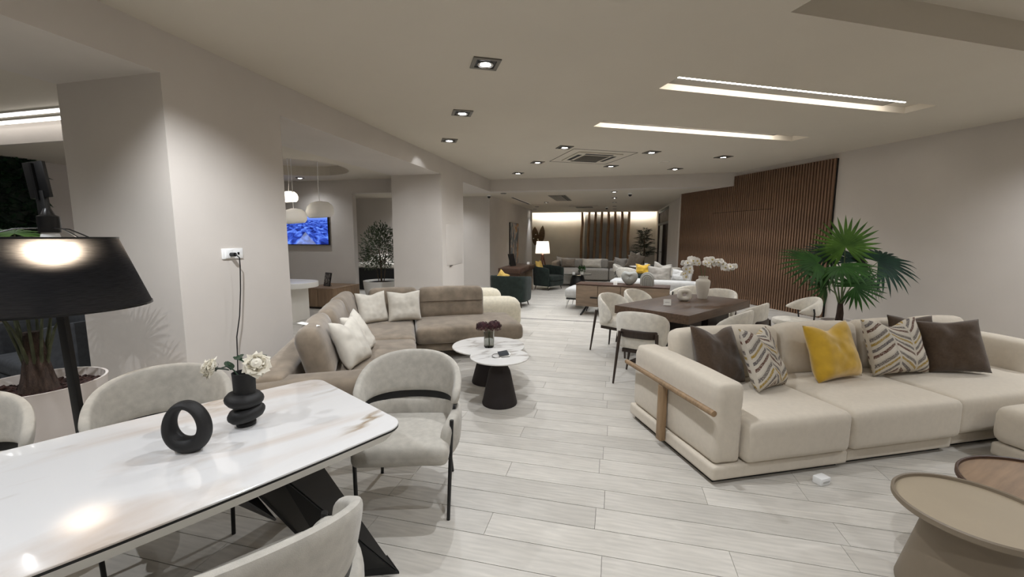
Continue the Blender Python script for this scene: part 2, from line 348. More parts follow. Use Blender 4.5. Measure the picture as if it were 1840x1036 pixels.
def ob(name, me, mat=None, parent=None, loc=(0, 0, 0), rot=(0, 0, 0), **props):
    if isinstance(me, MB): me = me.mesh(name)
    if mat and not me.materials: me.materials.append(MATS[mat])
    o = bpy.data.objects.new(name, me); COL.objects.link(o); o.location = loc
    o.rotation_euler = rot if isinstance(rot, (tuple, list, Euler)) else (0, 0, rot)
    if parent: o.parent = parent
    for k, v in props.items(): o[k] = v
    return o
def thing(name, label, cat, loc=(0, 0, 0), rz=0, group=None):
    o = bpy.data.objects.new(name, None); COL.objects.link(o); o.empty_display_size = .1
    o.location = loc; o.rotation_euler = (0, 0, rz); o['label'] = label; o['category'] = cat
    if group: o['group'] = group
    return o
def struct(name, mb, mat, parent=None, **k):
    me = mb.mesh(name, smooth=False) if isinstance(mb, MB) else mb
    o = ob(name, me, mat, parent, **k)
    if not parent: o['kind'] = 'structure'
    return o
def dup(root, loc=None, rz=None, label=None, group=None):
    r = root.copy(); COL.objects.link(r)
    if loc is not None: r.location = loc
    if rz is not None: r.rotation_euler = (0, 0, rz)
    if label: r['label'] = label
    if group: r['group'] = group
    for ch in list(root.children):
        c = ch.copy(); COL.objects.link(c); c.parent = r
        if c.type == 'LIGHT': c.data = ch.data
        for g in ch.children:
            d = g.copy(); COL.objects.link(d); d.parent = c
    return r
def face(fx, fy): return atan2(fx, -fy)
def soft(w, d, h, r=.05, puff=(0, 0, 0), wr=0, seed=0, m=7, flat=True):
    """rounded, puffed upholstery block; origin at the centre of its base"""
    r = min(r, w/2*.98, d/2*.98, h/2*.98); H = (w/2, d/2, h/2)
    def ts(hh): return [-hh, -hh+r*.12, -hh+r*.45, -hh+r]+[-hh+r+(2*hh-2*r)*i/m for i in range(1, m)]+[hh-r, hh-r*.45, hh-r*.12, hh]
    T3 = [ts(x) for x in H]; v = []; idx = {}; f = []
    def vid(p):
        k = tuple(round(c, 6) for c in p)
        if k not in idx:
            idx[k] = len(v); q = Vector(p); inn = Vector([max(-(H[i]-r), min(H[i]-r, q[i])) for i in range(3)]); dv = q-inn
            if dv.length > 1e-9: q = inn+dv.normalized()*r
            a, b, c = (q.x/H[0], q.y/H[1], q.z/H[2])
            fx, fy, fz = (max(0, 1-a*a), max(0, 1-b*b), max(0, 1-c*c))
            o = Vector((puff[0]*a*fy*fz, puff[1]*b*fx*fz, puff[2]*c*sqrt(fx*fy)))
            if flat and c < 0: o.z = 0
            q2 = q+o
            if wr:
                nn = noise.noise_vector(Vector((q2.x*7+seed, q2.y*7+seed*1.3, q2.z*7)))+.5*noise.noise_vector(Vector((q2.x*17+seed, q2.y*17, q2.z*17)))
                q2 += nn*wr
            v.append((q2.x, q2.y, q2.z+H[2]))
        return idx[k]
    for ax in range(3):
        b, c = [(1, 2), (2, 0), (0, 1)][ax]
        for s in (-1, 1):
            B, Cc = T3[b], T3[c]
            for i in range(len(B)-1):
                for j in range(len(Cc)-1):
                    q = []
                    for (ii, jj) in ((i, j), (i+1, j), (i+1, j+1), (i, j+1)):
                        p = [0, 0, 0]; p[ax] = s*H[ax]; p[b] = B[ii]; p[c] = Cc[jj]; q.append(vid(p))
                    f.append(tuple(q if s > 0 else q[::-1]))
    mb = MB(); mb.v = v; mb.f = f; return mb
def pillow(w, h, t, chop=.0, seed=0, n=26, slump=0):
    """square cushion standing upright in XZ, thickness along Y, origin at the bottom edge; with UVs"""
    mb = MB(); nx = n
    def P(i, j, s):
        u, v = -1+2*i/nx, -1+2*j/nx
        x = u*w/2*(1-.07*(1-v*v)); z = v*h/2*(1-.07*(1-u*u))
        th = t/2*(max(0, (1-u**4))*max(0, (1-v**4)))**.62*(1-.22*v)
        k = noise.noise(Vector((u*1.6+seed, v*1.6, seed)))*.12*t+noise.noise(Vector((u*4+seed, v*4, seed+5)))*.05*t
        e = min(1-abs(u), 1-abs(v)); th += k*min(1, e*4)
        z -= chop*math.exp(-(u/.42)**2)*max(0, (v+.2)/1.2)**2
        th *= 1-.35*(chop > 0)*math.exp(-(u/.3)**2)*max(0, v)
        z -= slump*max(0, v)*(u+1)/2
        return (x, s*th, z+h/2)
    f = []; v = []
    for s in (-1, 1):
        o = len(v)
        for i in range(nx+1):
            for j in range(nx+1): v.append(P(i, j, s))
        for i in range(nx):
            for j in range(nx):
                a = o+i*(nx+1)+j; q = (a, a+nx+1, a+nx+2, a+1); f.append(q if s < 0 else q[::-1])
    me = bpy.data.meshes.new('cushion'); me.from_pydata(v, [], f)
    uvl = me.uv_layers.new(name='UVMap'); st = (nx+1)**2
    for lp in me.loops:
        k = lp.vertex_index % st; uvl.data[lp.index].uv = ((k//(nx+1))/nx, (k % (nx+1))/nx)
    bm = bmesh.new(); bm.from_mesh(me); bmesh.ops.remove_doubles(bm, verts=bm.verts, dist=1e-6); bmesh.ops.recalc_face_normals(bm, faces=bm.faces); bm.to_mesh(me); bm.free()
    for p in me.polygons: p.use_smooth = True
    return me
def shell(plan, zb, zt, th, lean=0, p0=-1.9, p1=1.9, nphi=36, nsec=18, endr=.12, ex=.55):
    """upholstered wrap-around shell: a rounded section swept along plan(phi)"""
    mb = MB(); ph = [p0+(p1-p0)*(1-cos(pi*i/(nphi-1)))/2 for i in range(nphi)]
    v = []
    for i, a in enumerate(ph):
        c = Vector(plan(a)).to_3d(); c2 = Vector(plan(a+1e-3)).to_3d(); t = (c2-c).normalized(); nrm = Vector((-t.y, t.x, 0))
        if nrm.dot(c) < 0: nrm = -nrm
        k = min(a-p0, p1-a)/endr; k = 1 if k >= 1 else max(.02, sqrt(max(0, 1-(1-k)**2)))
        b0, t0 = zb(a), zt(a); hh = (t0-b0)/2*k; zc = (t0+b0)/2; T = (th(a) if callable(th) else th)/2*(.25+.75*k)
        for j in range(nsec):
            q = 2*pi*j/nsec; cs, sn = cos(q), sin(q)
            dx = T*math.copysign(abs(cs)**ex, cs); dz = hh*math.copysign(abs(sn)**ex, sn)
            v.append(c+nrm*(dx+lean*(zc+dz-zb(0)))+Vector((0, 0, zc+dz)))
    f = [(i*nsec+j, i*nsec+(j+1) % nsec, (i+1)*nsec+(j+1) % nsec, (i+1)*nsec+j) for i in range(nphi-1) for j in range(nsec)]
    f += [tuple(range(nsec-1, -1, -1)), tuple((nphi-1)*nsec+j for j in range(nsec))]
    return mb.add(v, f)
def sup(rx, ry, e=.8):
    def fn(a): return (rx*math.copysign(abs(sin(a))**e, sin(a)), ry*math.copysign(abs(cos(a))**e, cos(a)))
    return fn
def stadium(w, d, r, n=6):
    pts = []
    for sx, sy, a0 in ((1, 1, 0), (-1, 1, pi/2), (-1, -1, pi), (1, -1, 1.5*pi)):
        for k in range(n+1):
            a = a0+pi/2*k/n; pts.append((sx*(w/2-r)+r*cos(a), sy*(d/2-r)+r*sin(a)))
    return pts
def leg(p, q, r0, r1, mat, parent, name='leg'):
    return ob(name, MB().tube([p, q], [r0, r1], 10), mat, parent)

# ================================================================== STRUCTURE
MA = Matrix.Rotation(RZA, 4, 'Z'); MR = Matrix.Rotation(RZR, 4, 'Z')
def boxA(n0, n1, a0, a1, z0, z1, mb=None): return (mb or MB()).box(n0, n1, a0, a1, z0, z1, MA)
def boxR(n0, n1, d0, d1, z0, z1, mb=None): return (mb or MB()).box(n0, n1, d0, d1, z0, z1, MR)

# floor and its planks (local x runs across the room, y into it)
floor = struct('floor', MB().box(-12, 12, -5, 25, -.12, -.006), 'floor_gap', rot=(0, 0, RZA))
PW, PL = .1955, 1.3
pmesh = MB().box(.0012, PL-.0012, .002, PW-.002, -.012, 0).mesh('plank', smooth=False)
pmesh.materials.append(MATS['floor_plank'])
prev = [0, 0]; rnd = random.Random(3)
cand = []
for k in range(-26, 112):
    a = 2.06+PW*k; h = 1 if rnd.random() < .5 else 0
    if prev[0] == prev[1] == h: h = 1-h
    prev = [prev[1], h]; off = -.04+.65*h+rnd.uniform(-.03, .03)
    for j in range(-9, 9):
        n = off+j*PL; c = A(n+PL/2, a+PW/2)
        if n+PL < -11 or n > 10.5: continue
        sx = c.x/max(c.y, .05); vis = c.y > 1.1 and abs(sx) < 1.55
        cand.append((0 if vis else 1, c.length, n, a))
cand.sort()
for i, (v, d, n, a) in enumerate(cand[:300]):
    ob('plank', pmesh, None, floor, loc=(n, a, 0))
rest = MB()
for v, d, n, a in cand[300:]: rest.box(n+.0012, n+PL-.0012, a+.002, a+PW-.002, -.012, 0)
o = struct('plank_field', rest, 'floor_plank', floor); o['kind'] = 'stuff'
strip = ob('joint_strip', boxA(-4.6, 3.4, 8.21, 8.235, .0, .003).mesh('joint_strip', smooth=False), 'vent_dark')
strip['label'] = 'thin dark joint strip across the floor before the far room'; strip['category'] = 'floor strip'

# main ceiling with its recesses
NB = [-11.5, 2.81, 6.53, 8.6]; DB = [-6, 1.9, 2.72, 4.03, 4.39, 5.76, 6.08, 14.5]
cb = MB()
for i in range(3):
    for j in range(7):
        if i == 1 and j in (1, 3, 5): continue
        boxR(NB[i], NB[i+1], DB[j], DB[j+1], ZC, ZC+.04, cb)
struct('ceiling', cb, 'ceiling_paint')
for k, (d0, d1, h) in enumerate(((1.9, 2.72, .24), (4.03, 4.39, .08), (5.76, 6.08, .08))):
    rb = MB(); n0, n1 = NB[1], NB[2]
    boxR(n0-.02, n0, d0-.02, d1+.02, ZC+.04, ZC+h, rb); boxR(n1, n1+.02, d0-.02, d1+.02, ZC+.04, ZC+h, rb)
    boxR(n0, n1, d0-.02, d0, ZC+.04, ZC+h, rb); boxR(n0, n1, d1, d1+.02, ZC+.04, ZC+h, rb); boxR(n0-.02, n1+.02, d0-.02, d1+.02, ZC+h, ZC+h+.02, rb)
    struct('trim_%d' % (k+1), rb, 'ceiling_paint')
def slot_light(label, p, q, w=.035, group='light tubes in the ceiling slots', em='tube_light', hw=.07, off=0, hm='white_plastic'):
    t = thing('light_batten', label, 'ceiling light', p, 0, group); d = Vector(q)-Vector(p)
    side = Vector((0, 0, 1)).cross(d).normalized()*off
    ob('top_plate', MB().bar(side+Vector((0, 0, .024)), d+side+Vector((0, 0, .024)), hw, .008), hm, t)
    ob('light_tube', MB().tube([(0, 0, 0), d*.25, d*.5, d*.75, d], .016, 8), em, t)
slot_light('bright tube light inside the long ceiling slot nearer the camera', Rr(2.87, 4.125, 3.343), Rr(6.12, 4.125, 3.343), hw=.34, off=.085, hm='vent_grey')  # wide dark grey plate paints in the unlit top of the slot
slot_light('hidden tube light inside the second, farther ceiling slot', Rr(2.87, 5.845, 3.343), Rr(6.12, 5.845, 3.343), hw=.30, off=.075, hm='vent_grey')  # same dark plate, shade of the recess top put into its colour

# left beam and the two columns, far beam, far ceiling
struct('trim_4', boxA(-4.79, -3.62, -5, 12.1, ZS, ZC), 'plaster')
col = MB(); boxA(-4.79, -3.62, 2.81, 4.07, 0, ZS, col); struct('wall_column_1', col, 'plaster')
col = MB(); boxA(-4.79, -3.62, 8.5, 9.82, 0, ZS, col); struct('wall_column_2', col, 'plaster')
struct('trim_5', boxA(-4.79, 3.05, 12.1, 12.5, ZS, ZC), 'plaster')
fc = MB(); boxA(-10.4, 3.6, 12.5, 22.7, ZS, ZS+.05, fc); boxA(-10.4, -4.79, 9.3, 12.5, ZS, ZS+.05, fc)
struct('ceiling_far', fc, 'ceiling_paint')
struct('ceiling_cove', boxA(-6, 3.6, 22.7, 23.5, 3.2, 3.25), 'ceiling_paint')
# reception ceiling with a round recess
cx, ca, cr = -6.4, 7.3, 1.15
ring = MB(); n = 56; n0, n1, a0, a1 = -10.4, -4.79, 4.6, 9.2
out, inn = [], []
for i in range(n):
    t = 2*pi*i/n; c_, s_ = cos(t), sin(t); k = 1e9
    if c_ > 1e-6: k = min(k, (n1-cx)/c_)
    if c_ < -1e-6: k = min(k, (n0-cx)/c_)
    if s_ > 1e-6: k = min(k, (a1-ca)/s_)
    if s_ < -1e-6: k = min(k, (a0-ca)/s_)
    out.append(A(cx+k*c_, ca+k*s_)); inn.append(A(cx+cr*c_, ca+cr*s_))
# square the corners of the outer loop
for (cn, cc) in ((n0, a0), (n0, a1), (n1, a0), (n1, a1)):
    P = A(cn, cc); j = min(range(n), key=lambda q: (out[q]-P).length); out[j] = P
v = [(*p.xy, 3.0) for p in out]+[(*p.xy, 3.0) for p in inn]+[(*p.xy, 3.2) for p in inn]+[(*A(cx, ca).xy, 3.2)]
f = []
for i in range(n):
    j = (i+1) % n; f += [(i, j, n+j, n+i), (n+i, n+j, 2*n+j, 2*n+i), (2*n+i, 2*n+j, 3*n)]
ring.add(v, f); struct('ceiling_reception', ring, 'ceiling_paint')
struct('trim_6', boxA(-10.4, -4.79, 4.55, 4.6, 3.0, ZC), 'plaster')

# walls
struct('wall_right', boxR(8.33, 8.55, -6, 11.6, 0, ZC), 'plaster')
struct('wall_back', boxR(-12, 8.5, -3.3, -3.1, 0, ZC), 'plaster')
struct('wall_left', boxA(-10.6, -10.4, -5, 13.5, 0, ZC), 'plaster')
w = MB(); boxA(-10.4, -6.25, 9.2, 9.35, 0, ZC, w); boxA(-6.25, -5.0, 9.2, 9.35, 2.68, ZC, w); boxA(-5.0, -4.7, 9.2, 9.35, 0, ZC, w)
struct('wall_reception', w, 'plaster')
struct('wall_side_room', boxA(-10.4, -4.02, 13.4, 13.55, 0, ZS), 'plaster')
struct('wall_far_left', boxA(-4.22, -4.02, 13.55, 20.7, 0, ZS), 'plaster')
struct('wall_far_alcove', boxA(-5.4, -5.2, 20.7, 23.4, 0, 3.2), 'warm_paint')
struct('wall_far_alcove_side', boxA(-5.4, -4.22, 20.55, 20.7, 0, ZS), 'plaster')
struct('wall_far', boxA(-5.4, 3.6, 23.3, 23.5, 0, 3.2), 'warm_paint')
w = MB(); boxA(2.05, 2.25, 14.1, 18.0, 0, ZS, w); boxA(2.05, 2.25, 22.2, 23.4, 0, ZS, w); boxA(2.05, 2.25, 18.0, 22.2, 2.9, ZS, w); boxA(2.25, 3.4, 14.0, 14.12, 0, ZS, w)
struct('wall_far_right', w, 'plaster')
# wooden sliding door in the far right wall
door = struct('door_1', boxA(2.16, 2.2, 18.0, 22.2, 0, 2.9), 'dark_wood')
for a0, a1, z0, z1 in ((18.0, 18.12, 0, 2.9), (20.0, 20.14, 0, 2.2), (22.06, 22.2, 0, 2.9), (18.12, 22.06, 2.2, 2.3), (18.12, 22.06, 2.8, 2.9)):
    ob('door_frame', boxA(2.06, 2.16, a0, a1, z0, z1).mesh('door_frame', smooth=False), 'dark_wood', door)
ob('pane', boxA(2.13, 2.15, 20.14, 22.06, .02, 2.2).mesh('pane', smooth=False), 'light_grey_fabric', door)
for i in range(12):
    ob('slat', boxA(2.1, 2.15, 18.2+i*.32, 18.28+i*.32, 2.3, 2.8).mesh('slat', smooth=False), 'walnut_end', door)

# slatted timber panel on the right wall
panel = struct('wall_timber_panel', boxR(8.29, 8.33, 6.66, 11.45, 0, 3.2), 'slat_back')
ps = .0665; full = MB().box(-.035, 0, 0, .038, 0, 3.2).mesh('slat', smooth=False); full.materials.append(MATS['slat_wood'])
low = MB().box(-.035, 0, 0, .038, 0, 2.96).mesh('slat', smooth=False); low.materials.append(MATS['slat_wood'])
dlo = MB().box(-.035, 0, 0, .038, .01, 2.30).mesh('slat', smooth=False); dlo.materials.append(MATS['slat_wood'])
dhi = MB().box(-.035, 0, 0, .038, 2.312, 2.96).mesh('slat', smooth=False); dhi.materials.append(MATS['slat_wood'])
for i in range(72):
    d = 6.668+i*ps; P = Rr(8.29, d)
    rr = (0, 0, RZR)
    if d < 8.0: ob('slat', full, None, panel, P, rr)
    elif d < 10.0:
        ob('slat', dlo, None, panel, P, rr)
        hi = dhi if d > 9.35 else None
        if hi is None:
            hi = bpy.data.meshes.get('slat_tall') or MB().box(-.035, 0, 0, .038, 2.312, 3.2).mesh('slat_tall', smooth=False)
            if not hi.materials: hi.materials.append(MATS['slat_wood'])
        ob('slat', hi, None, panel, P, rr)
    else: ob('slat', low, None, panel, P, rr)

# ------------------------------------------------------------------ ceiling fittings
def make_downlight(z, energy, label, loc, rz, round_=False, lit=True, spread=2.5, blend=1.0, group='recessed downlights'):
    t = thing('downlight', label, 'downlight', loc, rz, group); s = .132
    if round_:
        ob('frame', MB().lathe([(.085, -.008), (.1, -.008), (.1, 0), (.085, 0), (.085, -.008)], 24), 'trim_grey', t)
        ob('baffle', MB().lathe([(0, -.002), (.086, -.002), (.086, 0), (0, 0)], 24), 'steel', t)
    else:
        fb = MB()
        for x0, x1, y0, y1 in ((-s, s, -s, -s+.036), (-s, s, s-.036, s), (-s, -s+.036, -s+.036, s-.036), (s-.036, s, -s+.036, s-.036)): fb.box(x0, x1, y0, y1, -.012, 0)
        ob('frame', fb.mesh('frame', smooth=False), 'trim_grey', t)
        ob('baffle', MB().box(-s+.03, s-.03, -s+.03, s-.03, -.003, 0).mesh('baffle', smooth=False), 'black_metal', t)
    ob('reflector', MB().lathe([(.052, -.016), (.072, -.022), (.078, -.018), (.074, -.004), (.05, -.006), (.052, -.016)], 24), 'chrome', t)
    ob('lamp', MB().lathe([(0, -.015), (.053, -.013), (.053, -.005), (0, -.005)], 20), 'led_disc' if lit else 'steel', t)
    if lit:
        l = bpy.data.lights.new('spot', 'SPOT'); l.energy = energy; l.spot_size = spread; l.spot_blend = blend; l.shadow_soft_size = .02; l.color = COOL
        lo = bpy.data.objects.new('spot', l); COL.objects.link(lo); lo.parent = t; lo.location = (0, 0, -.037)
    return t
names = ['nearest of the three square downlights above the coffee tables', 'middle of the three square downlights above the coffee tables', 'farthest of the three square downlights above the coffee tables']
for i, d in enumerate((4.2, 5.88, 7.56)): make_downlight(ZC, SPOT_W, names[i], Rr(.8, d, ZC), RZR)
names = ['square downlight just left of the ceiling air conditioner', 'square downlight at the far left corner of the ceiling air conditioner', 'square downlight nearest the far beam']
for i, d in enumerate((7.57, 9.22, 10.9)): make_downlight(ZC, SPOT_W, names[i], Rr(2.93, d, ZC), RZR)
make_downlight(ZC, SPOT_W, 'square downlight just right of the ceiling air conditioner', Rr(4.74, 7.56, ZC), RZR)
make_downlight(ZC, SPOT_W, 'square downlight at the far right corner of the ceiling air conditioner', Rr(4.74, 9.24, ZC), RZR)
make_downlight(ZC, SPOT_W, 'square downlight nearest the timber panel', Rr(6.44, 7.6, ZC), RZR)
make_downlight(ZC, SPOT_W, 'square downlight beside the round ceiling speaker, near the far beam', Rr(6.44, 9.21, ZC), RZR)
# the same rows continue overhead and behind the camera
for k, (n_, d_, s_) in enumerate(((.8, 2.5, 1.0), (.8, .8, .9), (-2.6, 1.9, 1.15), (-1.4, .3, .5), (4.8, .6, 1.0), (7.2, 1.0, 1.0), (-3.2, -.2, 1), (.8, -1.2, 1), (4.5, -1.5, 1))):
    make_downlight(ZC, SPOT_W*s_, 'square downlight in the ceiling above and behind the camera', Rr(n_, d_, ZC), RZR, group='downlights out of view')
far_names = ['round downlight in the far room ceiling, first of its row', 'round downlight in the far room ceiling, second of its row', 'round downlight in the far room ceiling, third of its row', 'round downlight in the far room ceiling, fourth of its row', 'round downlight in the far room ceiling, last of its row']
for i, a in enumerate((12.85, 14.83, 16.75, 18.8, 20.65)): make_downlight(ZS, SPOT_W*.62, far_names[i], A(-.065, a, ZS), RZA, True, spread=2.0)
for lab, n_, a_ in (('unlit round downlight near the camera dome at the far room corner', -3.35, 12.64), ('unlit round downlight far down the left ceiling edge', -3.38, 18.5)):
    make_downlight(ZS, 0, lab, A(n_, a_, ZS), RZA, True, lit=False)
make_downlight(ZS, SPOT_W*.8, 'round downlight washing the white end of the far left wall', A(-3.75, 20.0, ZS), RZA, True, spread=1.2)
make_downlight(ZS, SPOT_W*.5, 'round downlight over the far sofa', A(-2.6, 16.2, ZS), RZA, True, spread=1.6)
# reception and left rooms
for n_, a_ in ((-5.4, 5.6), (-8.4, 6.4), (-7.2, 8.6)): make_downlight(3.0, SPOT_W*.36, 'small downlight in the reception ceiling', A(n_, a_, 3.0), RZA, True, group='reception downlights')
for n_, a_ in ((-6.0, 1.0), (-6.0, 2.8), (-8.2, 2.0), (-8.0, .2)): make_downlight(ZC, SPOT_W*.6, 'square downlight in the side room ceiling left of the column', A(n_, a_, ZC), RZA, group='side room downlights')
for n_, a_ in ((-6.3, 10.4), (-6.6, 12.4), (-5.2, 12.4)): make_downlight(ZS, SPOT_W*.8, 'small downlight in the room behind the doorway', A(n_, a_, ZS), RZA, True, group='back room downlights')
make_downlight(ZC, SPOT_W*1.9, 'added square downlight brightening the right wall, out of view', Rr(7.4, 2.8, ZC), RZR, group='downlights out of view')  # unseen lamp added to brighten the right wall
t = make_downlight(ZC, SPOT_W*2.6, 'square downlight tilted towards the first column, out of view', A(-2.45, 1.95, ZC), RZA, spread=1.25, group='downlights out of view')
for c in t.children:
    if c.type == 'LIGHT': c.rotation_euler = (Matrix.Rotation(-RZA, 3, 'Z') @ (A(-3.62, 3.4, .75)-A(-2.45, 1.95, ZC))).to_track_quat('-Z', 'Y').to_euler()
l = bpy.data.lights.new('tilted_spot', 'SPOT'); l.energy = 7; l.spot_size = .75; l.spot_blend = .5; l.shadow_soft_size = .02; l.color = COOL
lo = bpy.data.objects.new('tilted_spot', l); COL.objects.link(lo); lo.location = Rr(.8, 7.56, ZC-.05); lo.rotation_euler = (A(-3.62, 7.45, 2.78)-lo.location).to_track_quat('-Z', 'Y').to_euler()
l = bpy.data.lights.new('tilted_spot', 'SPOT'); l.energy = 75; l.spot_size = 1.0; l.spot_blend = .8; l.shadow_soft_size = .02; l.color = COOL
lo = bpy.data.objects.new('tilted_spot', l); COL.objects.link(lo); lo.location = Rr(.8, 5.88, ZC-.05); lo.rotation_euler = (A(-4.0, 8.6, .9)-lo.location).to_track_quat('-Z', 'Y').to_euler()
slot_light('tube light in the side room ceiling, left edge of the picture', A(-10, 4.15, 3.255), A(-6.2, 4.15, 3.255), group='side room tube lights', em='side_tube')
slot_light('second tube light in the side room ceiling, left edge of the picture', A(-10, 4.42, 3.255), A(-6.2, 4.42, 3.255), group='side room tube lights', em='side_tube')
# cove strip above the far wall
t = thing('cove_light', 'pair of light strips in the cove above the far wall', 'cove light', A(-1.3, 22.85, 3.08), RZA)
for s in (-1, 1): ob('light_strip', MB().box(-.02+s*1.62-1.5, .02+s*1.62+1.5, -.03, .03, 0, .02), 'cove_strip', t)
ob('ledge', MB().box(-3.4, 3.4, -.18, .08, -.14, -.1), 'warm_paint', t)
# air conditioner cassette
t = thing('air_conditioner', 'square ceiling air conditioner cassette between the downlights', 'air conditioner', Rr(3.83, 8.36, ZC), RZR)
pn = MB()
for x0, x1, y0, y1 in ((-.68, .68, -.70, -.69), (-.68, .68, .69, .70), (-.68, -.67, -.69, .69), (.67, .68, -.69, .69)): pn.box(x0, x1, y0, y1, -.004, 0)
ob('access_gap', pn, 'vent_dark', t)
ob('panel', MB().box(-.48, .48, -.48, .48, -.022, 0).mesh('panel', bevel=.008), 'ceiling_paint', t)
gr = ob('return_grille', MB().box(-.27, .27, -.27, .27, -.032, -.022), 'vent_grey', t)
for i in range(13): ob('louvre', MB().box(-.26, .26, -.25+i*.04, -.235+i*.04, -.036, -.032), 'trim_grey', gr)
for x0, x1, y0, y1 in ((-.3, .3, -.42, -.34), (-.3, .3, .34, .42), (-.42, -.34, -.3, .3), (.34, .42, -.3, .3)):
    ob('air_outlet', MB().box(x0, x1, y0, y1, -.026, -.022), 'vent_dark', t)
t = thing('ceiling_speaker', 'round white ceiling speaker behind the air conditioner', 'speaker', Rr(5.63, 8.46, ZC))
ob('grille', MB().lathe([(0, -.008), (.1, -.008), (.11, 0), (0, 0)], 24), 'ceiling_paint', t); ob('rim', MB().lathe([(.11, -.01), (.12, -.01), (.122, 0), (.11, 0), (.11, -.01)], 24), 'white_paint', t)
# far room vents and camera domes
t = thing('ceiling_vent', 'grey slatted ceiling vent in the middle of the far room', 'vent', A(-1.85, 14.6, ZS), RZA)
ob('frame', MB().box(-.28, .28, -1.0, 1.0, -.012, 0), 'vent_grey', t)
for i in range(8): ob('slat', MB().box(-.24+i*.065, -.21+i*.065, -.95, .95, -.02, -.012), 'vent_dark' if i > 5 else 'trim_grey', t)
t = thing('ceiling_vent', 'long slim ceiling vent along the far left wall', 'vent', A(-3.4, 15.4, ZS), RZA)
ob('frame', MB().box(-.08, .08, -1.5, 1.5, -.01, 0), 'white_paint', t); ob('slat', MB().box(-.04, .04, -1.45, 1.45, -.016, -.01), 'vent_dark', t)
t = thing('air_conditioner', 'flat ceiling air conditioner far back in the far room', 'air conditioner', A(-1.35, 19.0, ZS-.004), RZA)
ob('panel', MB().box(-.62, .62, -.62, .62, -.02, 0), 'ceiling_paint', t); ob('return_grille', MB().box(-.36, .36, -.36, .36, -.03, -.02), 'vent_grey', t)
for lab, P in (('black dome camera at the corner of the second opening', A(-3.95, 13.1, ZS)), ('black dome camera beside the far room downlights', A(.4, 13.4, ZS)), ('tiny dark dome camera beside the far flat air conditioner', A(-.4, 19.4, ZS))):
    t = thing('dome_camera', lab, 'camera', P, 0, 'dome cameras')
    ob('mount', MB().lathe([(0, -.04), (.06, -.04), (.065, 0), (0, 0)], 18), 'white_plastic', t)
    ob('dome', MB().lathe([(0, -.1), (.025, -.095), (.045, -.075), (.052, -.04), (0, -.04)], 18), 'black_plastic', t)
# electrical cover on the second column, socket and cord on the first
t = thing('fuse_box_cover', 'flush white access panel on the second column', 'access panel', A(-3.62, 9.22, 1.0), RZA)
ob('cover', MB().box(0, .006, -.5, .5, 0, .92).mesh('cover', bevel=.002), 'plaster', t); ob('handle', MB().box(.012, .03, -.36, -.2, -.02, 0), 'steel', t)
t = thing('wall_socket', 'white double socket plate with a plugged black cord on the first column', 'socket', A(-3.62, 3.34, 1.478), RZA)
ob('plate', MB().box(0, .012, -.115, .115, -.05, .05).mesh('plate', bevel=.004), 'white_plastic', t)
ob('socket_insert', MB().box(.012, .018, -.085, -.005, -.042, .042).mesh('insert', bevel=.003), 'white_plastic', t)
ob('network_port', MB().box(.012, .016, .05, .07, -.012, .012), 'black_plastic', t)
t = thing('power_cord', 'black power cord hanging from the socket down the first column', 'cord', A(-3.60, 3.31, 1.47), RZA)
cp = [(.012, -.0, 0), (.05, .005, .0), (.075, .02, -.03), (.065, .03, -.12), (.05, .028, -.35), (.045, .0, -.6), (.04, -.045, -.8), (.04, -.055, -1.0), (.05, -.075, -1.18), (.06, -.1, -1.4)]
ob('cable', MB().tube(cp, .0055, 8), 'black_plastic', t); ob('plug', MB().tube([(.0, 0, 0), (.05, 0, 0)], .019, 12), 'black_plastic', t)

# ================================================================== FOREGROUND
# ---- marble dining table
TZ = .76
tb = thing('dining_table', 'long white marble dining table with rounded corners on a black folded steel base', 'table', (-1.55, 1.49, 0), radians(48))
def boat(L, w0, w1, r, n=8):
    pts = []
    for sx, sy, a0 in ((1, 1, 0), (-1, 1, pi/2), (-1, -1, pi), (1, -1, 1.5*pi)):
        arc = [(sx*(L-r)+r*cos(a0+pi/2*k/n), sy*(w0-r)+r*sin(a0+pi/2*k/n)) for k in range(n+1)]
        pts += arc
        if a0 in (0, pi): pts += [(sx*(L-r)*(1-2*k/8), sy*(w0+(w1-w0)*(1-(1-2*k/8)**2))) for k in range(1, 8)]
    return pts
def taper(pts0, z0, pts1, z1):
    n = len(pts0); m = MB()
    return m.add([(*p, z0) for p in pts0]+[(*p, z1) for p in pts1], [tuple(range(n-1, -1, -1)), tuple(range(n, 2*n))]+[(i, (i+1) % n, (i+1) % n+n, i+n) for i in range(n)])
o1 = boat(1.02, .49, .53, .10); o2 = boat(.985, .455, .495, .09)
ob('marble_top', MB().prism(o1, .7505, TZ).mesh('marble_top', bevel=.002, seg=1), 'marble_table', tb)
ob('edge_line', MB().prism(o1, .743, .7505), 'black_metal', tb)
ob('underframe', taper(o2, .695, o1, .743), 'white_lacquer', tb)
ob('crossbar', MB().box(-.5, .5, -.06, .06, .62, .695), 'black_metal', tb)
def plate(pts, th=.008):
    """folded steel sheet given as strips of matched edge points"""
    m = MB(); up = [Vector(p) for p in pts[0]]; dn = [Vector(p) for p in pts[1]]; k = len(up)
    v = []
    for off in (0, 1):
        for i in range(k):
            a = up[min(i+1, k-1)]-up[max(i-1, 0)]; nn = a.cross(dn[i]-up[i]).normalized()*th*off
            v += [up[i]+nn, dn[i]+nn]
    f = []
    for i in range(k-1):
        a = 2*i; f += [(a, a+1, a+3, a+2), (2*k+a+2, 2*k+a+3, 2*k+a+1, 2*k+a), (a, a+2, 2*k+a+2, 2*k+a), (a+3, a+1, 2*k+a+1, 2*k+a+3)]
    f += [(0, 2*k, 2*k+1, 1), (2*k-2, 2*k-1, 4*k-1, 4*k-2)]
    return m.add(v, f)
